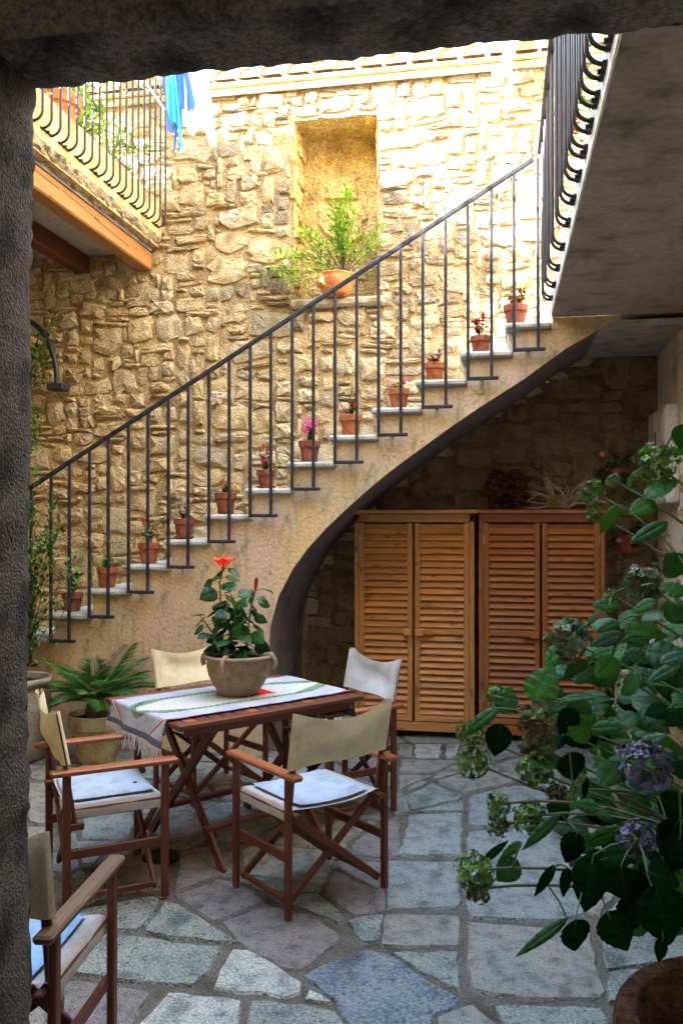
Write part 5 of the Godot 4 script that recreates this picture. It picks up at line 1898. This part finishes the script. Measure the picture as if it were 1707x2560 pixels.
	put("trunk", m, M.bark, olive)
	m = MB.new()
	st = MB.new()
	tips = []
	for e in 40:
		var dv := Vector3(rf(-1, 1), rf(-0.9, 1), rf(-1, 1)).normalized()
		tips.append(Vector3(0, 0.86, 0) + dv * Vector3(0.36, 0.36, 0.46) * rf(0.7, 1.0))
	bush(m, st, Vector3(0, 0.75, 0), tips, 0.085, 0.045, 110.0, [Color(0.10, 0.20, 0.04), Color(0.16, 0.26, 0.06)], 0.07)
	put("branches", st, M.bark, olive)
	put("foliage", m, M.tree_leaf, olive)
	var tree := thing("garden_tree", P(-5.95, -0.02, 5.2), "leafy tree beyond the terrace that dapples the sunlight on the wall", "tree")
	m = MB.new()
	m.tube([Vector3(0, 0, 0), Vector3(0.05, 2.5, 0), Vector3(0.25, 4.6, 0.0), Vector3(0.7, 5.7, -0.05)], [0.12, 0.10, 0.08, 0.05], 10)
	put("trunk", m, M.bark, tree)
	m = MB.new()
	st = MB.new()
	tips = []
	for e in 21:
		var dv := Vector3(rf(-1, 1), rf(-1, 1), rf(-1, 1)).normalized() * pow(rng.randf(), 0.4)
		var cc := Vector3(0.85, 6.15, -0.1) + dv * Vector3(0.75, 0.85, 0.75)
		st.tube([Vector3(0.7, 5.7, -0.05), Vector3(0.7, 5.7, -0.05).lerp(cc, 0.5) + Vector3(0, 0.06, 0), cc], [0.02, 0.014, 0.008], 5, false)
		tips = []
		for k in 9:
			tips.append(cc + Vector3(rf(-1, 1), rf(-1, 1), rf(-1, 1)).normalized() * rf(0.12, 0.22))
		bush(m, st, cc, tips, 0.11, 0.07, 70.0, [Color(0.06, 0.16, 0.02), Color(0.10, 0.22, 0.03)], 0.05)
	put("branches", st, M.bark, tree)
	put("crown", m, M.tree_leaf, tree)
	# flowers seen through the right balcony's bars
	var fp := pot("balcony_pot", P(0.55, 3.195, 4.3), 0.11, 0.2, "balcony pot with a red bloom behind the right railing", M.clay)
	m = MB.new()
	st = MB.new()
	bush(m, st, Vector3(0, 0.18, 0), [Vector3(-0.22, 0.35, 0), Vector3(-0.2, 0.62, 0.05), Vector3(0.1, 0.5, 0), Vector3(-0.1, 0.4, 0.2)], 0.07, 0.05, 40.0, [Color(0.18, 0.36, 0.02), Color(0.26, 0.40, 0.02)], 0.04)
	put("stems", st, M.stem, fp)
	put("foliage", m, M.foliage, fp)
	m = MB.new()
	for e in 14:
		flower(m, Vector3(-0.22 + rf(-0.03, 0.03), 0.40 + rf(-0.06, 0.06), rf(-0.03, 0.03)), 0.03, Color(0.75, 0.02, 0.01))
	put("flowers", m, M.petal, fp)

func build_shelf_things() -> void:
	# dried things on the cabinets, and pots on the wall beside them
	for q in [[-0.028, 0.105, "tall dark dried seed head on the cabinet top, left of the two"], [0.125, 0.10, "rounder dark dried seed head on the cabinet top beside the twigs"]]:
		var c := thing("dried_seed_head", P(q[0], 1.753, 6.78), q[2], "dried plant")
		var m := MB.new()
		for k in 300:
			var y := rf(0.0, 1.0)
			var rr: float = q[1] * sqrt(maxf(0.02, 1.0 - pow(2.0 * y - 1.0, 2))) * 0.75
			var a := rf(0, TAU)
			m.col = Color.WHITE
			m.leaf(Vector3(cos(a) * rr * 0.75, 0.02 + y * 0.28, sin(a) * rr * 0.75), Vector3(cos(a), rf(-0.4, 0.6), sin(a)), Vector3.UP, rf(0.04, 0.065), rf(0.03, 0.05))
		put("scales", m, M.cone_brown, c)
		m = MB.new()
		m.tube([Vector3(0, 0, 0), Vector3(0, 0.25, 0)], [0.025, 0.02], 8)
		put("core", m, M.cone_brown, c)
	var t := thing("twig_bundle", P(0.47, 1.753, 6.78), "tangle of bare pale twigs standing on the right cabinet", "twigs")
	for k in 22:
		var m := MB.new()
		var a := rf(0, TAU)
		var p := Vector3(rf(-0.04, 0.04), 0.01, rf(-0.04, 0.04))
		var pts := [p]
		var d := Vector3(cos(a) * rf(0.4, 1.2), rf(0.2, 1.1), sin(a) * 0.35).normalized()
		for i in 5:
			p = p + d * rf(0.05, 0.085)
			p.y = maxf(p.y, 0.01)
			d = (d + Vector3(rf(-0.5, 0.5), rf(-0.7, 0.4), rf(-0.2, 0.2))).normalized()
			pts.append(p)
		m.tube(pts, [0.009, 0.008, 0.007, 0.006, 0.005, 0.003], 5, false)
		for e in 3:
			var s: Vector3 = pts[1 + e]
			m.tube([s, s + Vector3(rf(-0.1, 0.1), rf(-0.05, 0.1), rf(-0.03, 0.03))], [0.003, 0.0015], 4, false)
		put("twig", m, M.twig, t)
	var y := thing("dried_flower", P(0.385, 1.753, 6.66), "small yellow dried flower head at the foot of the twigs", "dried plant")
	var m := MB.new()
	for k in 60:
		flower(m, Vector3(rf(-0.045, 0.045), rf(0.012, 0.10), rf(-0.03, 0.03)), 0.014, Color(0.30, 0.22, 0.06) * rf(0.6, 1.2), 4)
	put("flowers", m, M.petal, y)
	for q in [[0.85, 1.93, "clay wall pot with dark leaves and one pink flower above the right cabinet", 1], [0.97, 1.42, "wall pot with dark leaves and two violet flowers right of the cabinets", 2]]:
		var p := pot("wall_pot", P(q[0], q[1], 6.90), 0.10, 0.14, q[2], M.clay_dark)
		m = MB.new()
		m.tube([Vector3(0, 0.05, -0.09), Vector3(0, 0.05, -0.15)], 0.012, 6)
		put("hook", m, M.iron, p)
		m = MB.new()
		var st := MB.new()
		var tips := []
		for e in 9:
			tips.append(Vector3(rf(-0.17, 0.17), rf(0.02, 0.26), rf(-0.04, 0.14)))
		bush(m, st, Vector3(0, 0.12, 0), tips, 0.055, 0.03, 60.0, [Color(0.02, 0.06, 0.02), Color(0.03, 0.09, 0.03)], 0.04)
		put("stems", st, M.stem, p)
		put("foliage", m, M.foliage, p)
		for e in q[3]:
			var fl := MB.new()
			fl.col = Color(0.8, 0.3, 0.3) if q[3] == 1 else Color(0.62, 0.16, 0.45)
			for k in 5:
				var a := TAU * k / 5.0
				fl.leaf(Vector3(-0.10 + 0.12 * e, 0.24 - 0.14 * (q[3] - 1) + 0.03 * e, 0.16), Vector3(cos(a), sin(a), 0.2), Vector3.BACK, 0.026, 0.022)
			put("flower", fl, M.petal, p)
	# a rounded boulder and a planter at the foot of the right wall, behind the hydrangea
	var bo := thing("stone_planter", P(0.72, 0.0, 5.0), "worn pale stone planter on the paving behind the hydrangea", "planter")
	m = MB.new()
	m.lathe(Vector3.ZERO, [Vector2(0, 0), Vector2(0.13, 0), Vector2(0.17, 0.2), Vector2(0.19, 0.34), Vector2(0.175, 0.35), Vector2(0.15, 0.3), Vector2(0.0, 0.29)], 24, 0.02)
	put("body", m, M.clay_grey, bo)
	var bw := thing("stone_bench", P(0.97, 0.0, 5.65), "low rough stone ledge against the right wall behind the hydrangea", "ledge")
	put("ledge", slab(Vector3(-0.2, 0.0, -0.6), Vector3(0.225, 0.72, 0.5), 0.03), M.stone4, bw)
	m = MB.new()
	var st := MB.new()
	var fern := thing("ledge_plants", P(0.92, 0.72, 5.3), "small leafed green plants growing on the stone ledge", "plant")
	var tips := []
	for e in 16:
		tips.append(Vector3(rf(-0.35, 0.2), rf(-0.1, 0.32), rf(-0.35, 0.5)))
	bush(m, st, Vector3(0, 0.0, 0), tips, 0.05, 0.026, 70.0, [Color(0.04, 0.14, 0.02), Color(0.07, 0.20, 0.03)], 0.05)
	put("stems", st, M.stem, fern)
	put("foliage", m, M.foliage, fern)

func build_laundry() -> void:
	var ln := thing("clothes_line", Vector3.ZERO, "thin drying pole and line reaching out from the terrace by the rubble wall", "clothes line")
	var m := MB.new()
	m.tube([P(-2.86, 5.27, 6.5), P(-2.64, 4.96, 6.5)], 0.011, 6)
	put("arm", m, M.steel, ln)
	m = MB.new()
	m.tube([P(-2.9, 5.43, 6.5), P(-2.2, 5.40, 6.52), P(-1.2, 5.44, 6.6), P(-0.2, 5.5, 6.9)], 0.003, 4)
	put("line", m, M.steel, ln)
	var rows := [
		[-2.70, -2.50, 5.418, 0.30, 0.42, "navy_cloth", "navy garment hanging on the line nearest the terrace", 0.02],
		[-2.655, -2.475, 5.416, 0.62, 0.40, "blue_cloth", "bright blue cloth hanging in folds on the line", -0.015],
		[-2.64, -2.56, 5.417, 0.47, 0.78, "cyan_cloth", "cyan patterned scarf end hanging in front of the blue cloth", -0.045],
		[-2.50, -2.30, 5.412, 0.58, 0.74, "sheet", "white sheet hanging on the line to the right of the blue cloth", 0.0]]
	for q in rows:
		var c := thing("hanging_cloth", P(0, 0, 6.52 + q[7]), q[6], "laundry", "laundry on the line")
		m = MB.new()
		var g := []
		for i in 15:
			var row := []
			var t := i / 14.0
			for j in 13:
				var s := j / 12.0
				var drop: float = lerpf(q[3], q[4], s) + 0.05 * sin(s * 9.0)
				var x: float = lerpf(q[0], q[1], s) + 0.10 * t * (0.3 + s * 0.5)
				row.append(Vector3(x, q[2] - drop * t, 0.018 * sin(s * 14.0 + t * 2.0) * (0.3 + t)))
			g.append(row)
		m.sheet(g, 1, 1, Vector3.BACK)
		put("cloth", m, M[q[5]], c)
		if q[5] == "blue_cloth":
			m = MB.new()
			for x in [-2.555, -2.515]:
				m.tube([Vector3(x, 5.0, 0), Vector3(x + 0.01, 4.8, 0.01), Vector3(x - 0.012, 4.63, 0.0)], [0.01, 0.012, 0.006], 5)
			put("strap", m, M.blue_cloth, c)

func build_hydrangea() -> void:
	var at := P(0.62, 0.0, 2.13)
	var p := thing("hydrangea_pot", at, "big worn brown clay pot at the bottom right corner by the porch", "planter")
	var m := MB.new()
	m.lathe(Vector3.ZERO, [Vector2(0, 0), Vector2(0.21, 0), Vector2(0.23, 0.03), Vector2(0.29, 0.28), Vector2(0.322, 0.42), Vector2(0.326, 0.425), Vector2(0.352, 0.43), Vector2(0.36, 0.45), Vector2(0.356, 0.49), Vector2(0.345, 0.505), Vector2(0.315, 0.507), Vector2(0.30, 0.495), Vector2(0.28, 0.40), Vector2(0.25, 0.27)], 44, 0.008)
	put("body", m, M.clay_brown, p)
	m = MB.new()
	m.lathe(Vector3.ZERO, [Vector2(0.262, 0.31), Vector2(0.1, 0.34), Vector2(0, 0.34)], 24)
	put("soil", m, M.soil_brown, p)
	var h := thing("hydrangea", at + Vector3(0, 0.36, 0), "big hydrangea with green and violet fading flower heads at the right", "shrub")
	var base := at + Vector3(0, 0.36, 0)
	var leafm := [broad_leaf(0.7, 0.25), broad_leaf(0.66, 0.5), broad_leaf(0.74, 0.1)]
	# flower heads: a few shapes and colourings, shared
	var kinds := [
		[Color(0.13, 0.22, 0.03), Color(0.22, 0.32, 0.05), Color(0.08, 0.13, 0.025)],
		[Color(0.12, 0.16, 0.05), Color(0.20, 0.24, 0.12), Color(0.09, 0.08, 0.03)],
		[Color(0.15, 0.10, 0.035), Color(0.10, 0.05, 0.02), Color(0.20, 0.20, 0.06)],
		[Color(0.42, 0.46, 0.38), Color(0.30, 0.36, 0.26), Color(0.5, 0.5, 0.45)],
		[Color(0.07, 0.065, 0.09), Color(0.15, 0.125, 0.21), Color(0.06, 0.065, 0.035)]]
	var shapes := []
	for kd in kinds:
		var b := MB.new()
		for k in 84:
			var d := Vector3(rf(-1, 1), rf(-1, 1), rf(-1, 1))
			if d.length() > 1.0 or d.length() < 0.2:
				d = d.normalized()
			d = d.normalized()
			var c := d * rf(0.62, 1.0) * Vector3(1.0, 0.95, 1.0)
			b.col = Color(0.10, 0.14, 0.04)
			b.tube([c * 0.45, c], [0.02, 0.014], 3, false)
			b.col = kd[rng.randi() % 3] * rf(0.65, 1.3)
			var up := (d + Vector3(rf(-0.5, 0.5), rf(-0.3, 0.6), rf(-0.5, 0.5))).normalized()
			var x := up.cross(Vector3(0.31, 0.2, 0.93)).normalized()
			var y := up.cross(x)
			for e in 4:
				var a := TAU * e / 4.0 + rf(-0.15, 0.15)
				b.leaf(c, x * cos(a) + y * sin(a) + up * rf(0.1, 0.6), up, rf(0.20, 0.28), rf(0.24, 0.32))
		shapes.append(b.mesh())
	var nodes := []
	for q in HEADS:
		var tip := P(q[0], q[1], q[2]) - base
		var o := put("flower_head", shapes[q[4]], M.foliage, h, tip)
		o.basis = Basis(Vector3(rf(-1, 1), rf(-1, 1), rf(-1, 1)).normalized(), rf(0, TAU)).scaled(Vector3.ONE * q[3] * 0.98)
		# its stem
		var st := MB.new()
		var cv := Curve3D.new()
		var start := Vector3(rf(-0.05, 0.16), 0, rf(-0.08, 0.12))
		var rise := maxf(tip.y + 0.05, 0.35)
		cv.add_point(start, Vector3.ZERO, Vector3(rf(0.06, 0.2), rise * 0.85, rf(-0.05, 0.05)))
		cv.add_point(tip, Vector3(minf(0.30, absf(tip.x) * 0.55), 0.10 if tip.y < 0.6 else -0.12, 0.05))
		var len := cv.get_baked_length()
		var pts := []
		for i in 13:
			pts.append(cv.sample_baked(len * i / 12.0))
		var rr := []
		for i in 13:
			rr.append(lerpf(0.0065, 0.0032, i / 12.0))
		st.tube(pts, rr, 6, false)
		put("stem", st, M.stem if rng.randf() < 0.6 else M.bark, h)
		for i in range(4, 13):
			nodes.append(pts[i])
	var lm := [M.leaf_bright, M.leaf_mid, M.leaf_dark, M.leaf_blue]
	for q in LEAVES:
		var b := P(q[0], q[1], q[2]) - base
		var e := P(q[3], q[4], q[5]) - base
		var l := b.distance_to(e)
		var dir := (e - b).normalized()
		var toward := Vector3(rf(-0.25, 0.25), rf(0.25, 0.9), 0.75)
		leaf_at(h, leafm[rng.randi() % 3], lm[q[7]], b, dir, toward, l * 1.04, q[6] / maxf(l, 0.01) / 0.70)
		# a leaf stalk to the nearest stem
		var best := Vector3.ZERO
		var bd := 9.0
		for nd in nodes:
			if nd.distance_to(b) < bd:
				bd = nd.distance_to(b)
				best = nd
		var st := MB.new()
		st.tube([best, best.lerp(b, 0.6) + Vector3(0, 0.02, 0) * bd * 4.0, b, b + dir * l * 0.15], [0.003, 0.0025, 0.002, 0.0012], 4, false)
		put("leaf_stalk", st, M.stem, h)
	# more leaves in pairs along the stems
	for k in 600:
		var dv := Vector3(rf(-1, 1), rf(-1, 1), rf(-1, 1))
		if dv.length() > 1.0:
			continue
		var nd := P(0.47, 1.02, 2.62) + dv * Vector3(0.36, 0.50, 0.38) - base
		var yy := nd.y + base.y
		var a := rf(0, TAU)
		var dir := Vector3(cos(a), rf(-0.75, 0.25), sin(a)).normalized()
		var l := rf(0.055, 0.125)
		var kind := 2 if rng.randf() < (0.5 if yy < 0.85 else 0.1) else (0 if rng.randf() < 0.45 else 1)  # darker leaf colour low down paints the shade inside the plant
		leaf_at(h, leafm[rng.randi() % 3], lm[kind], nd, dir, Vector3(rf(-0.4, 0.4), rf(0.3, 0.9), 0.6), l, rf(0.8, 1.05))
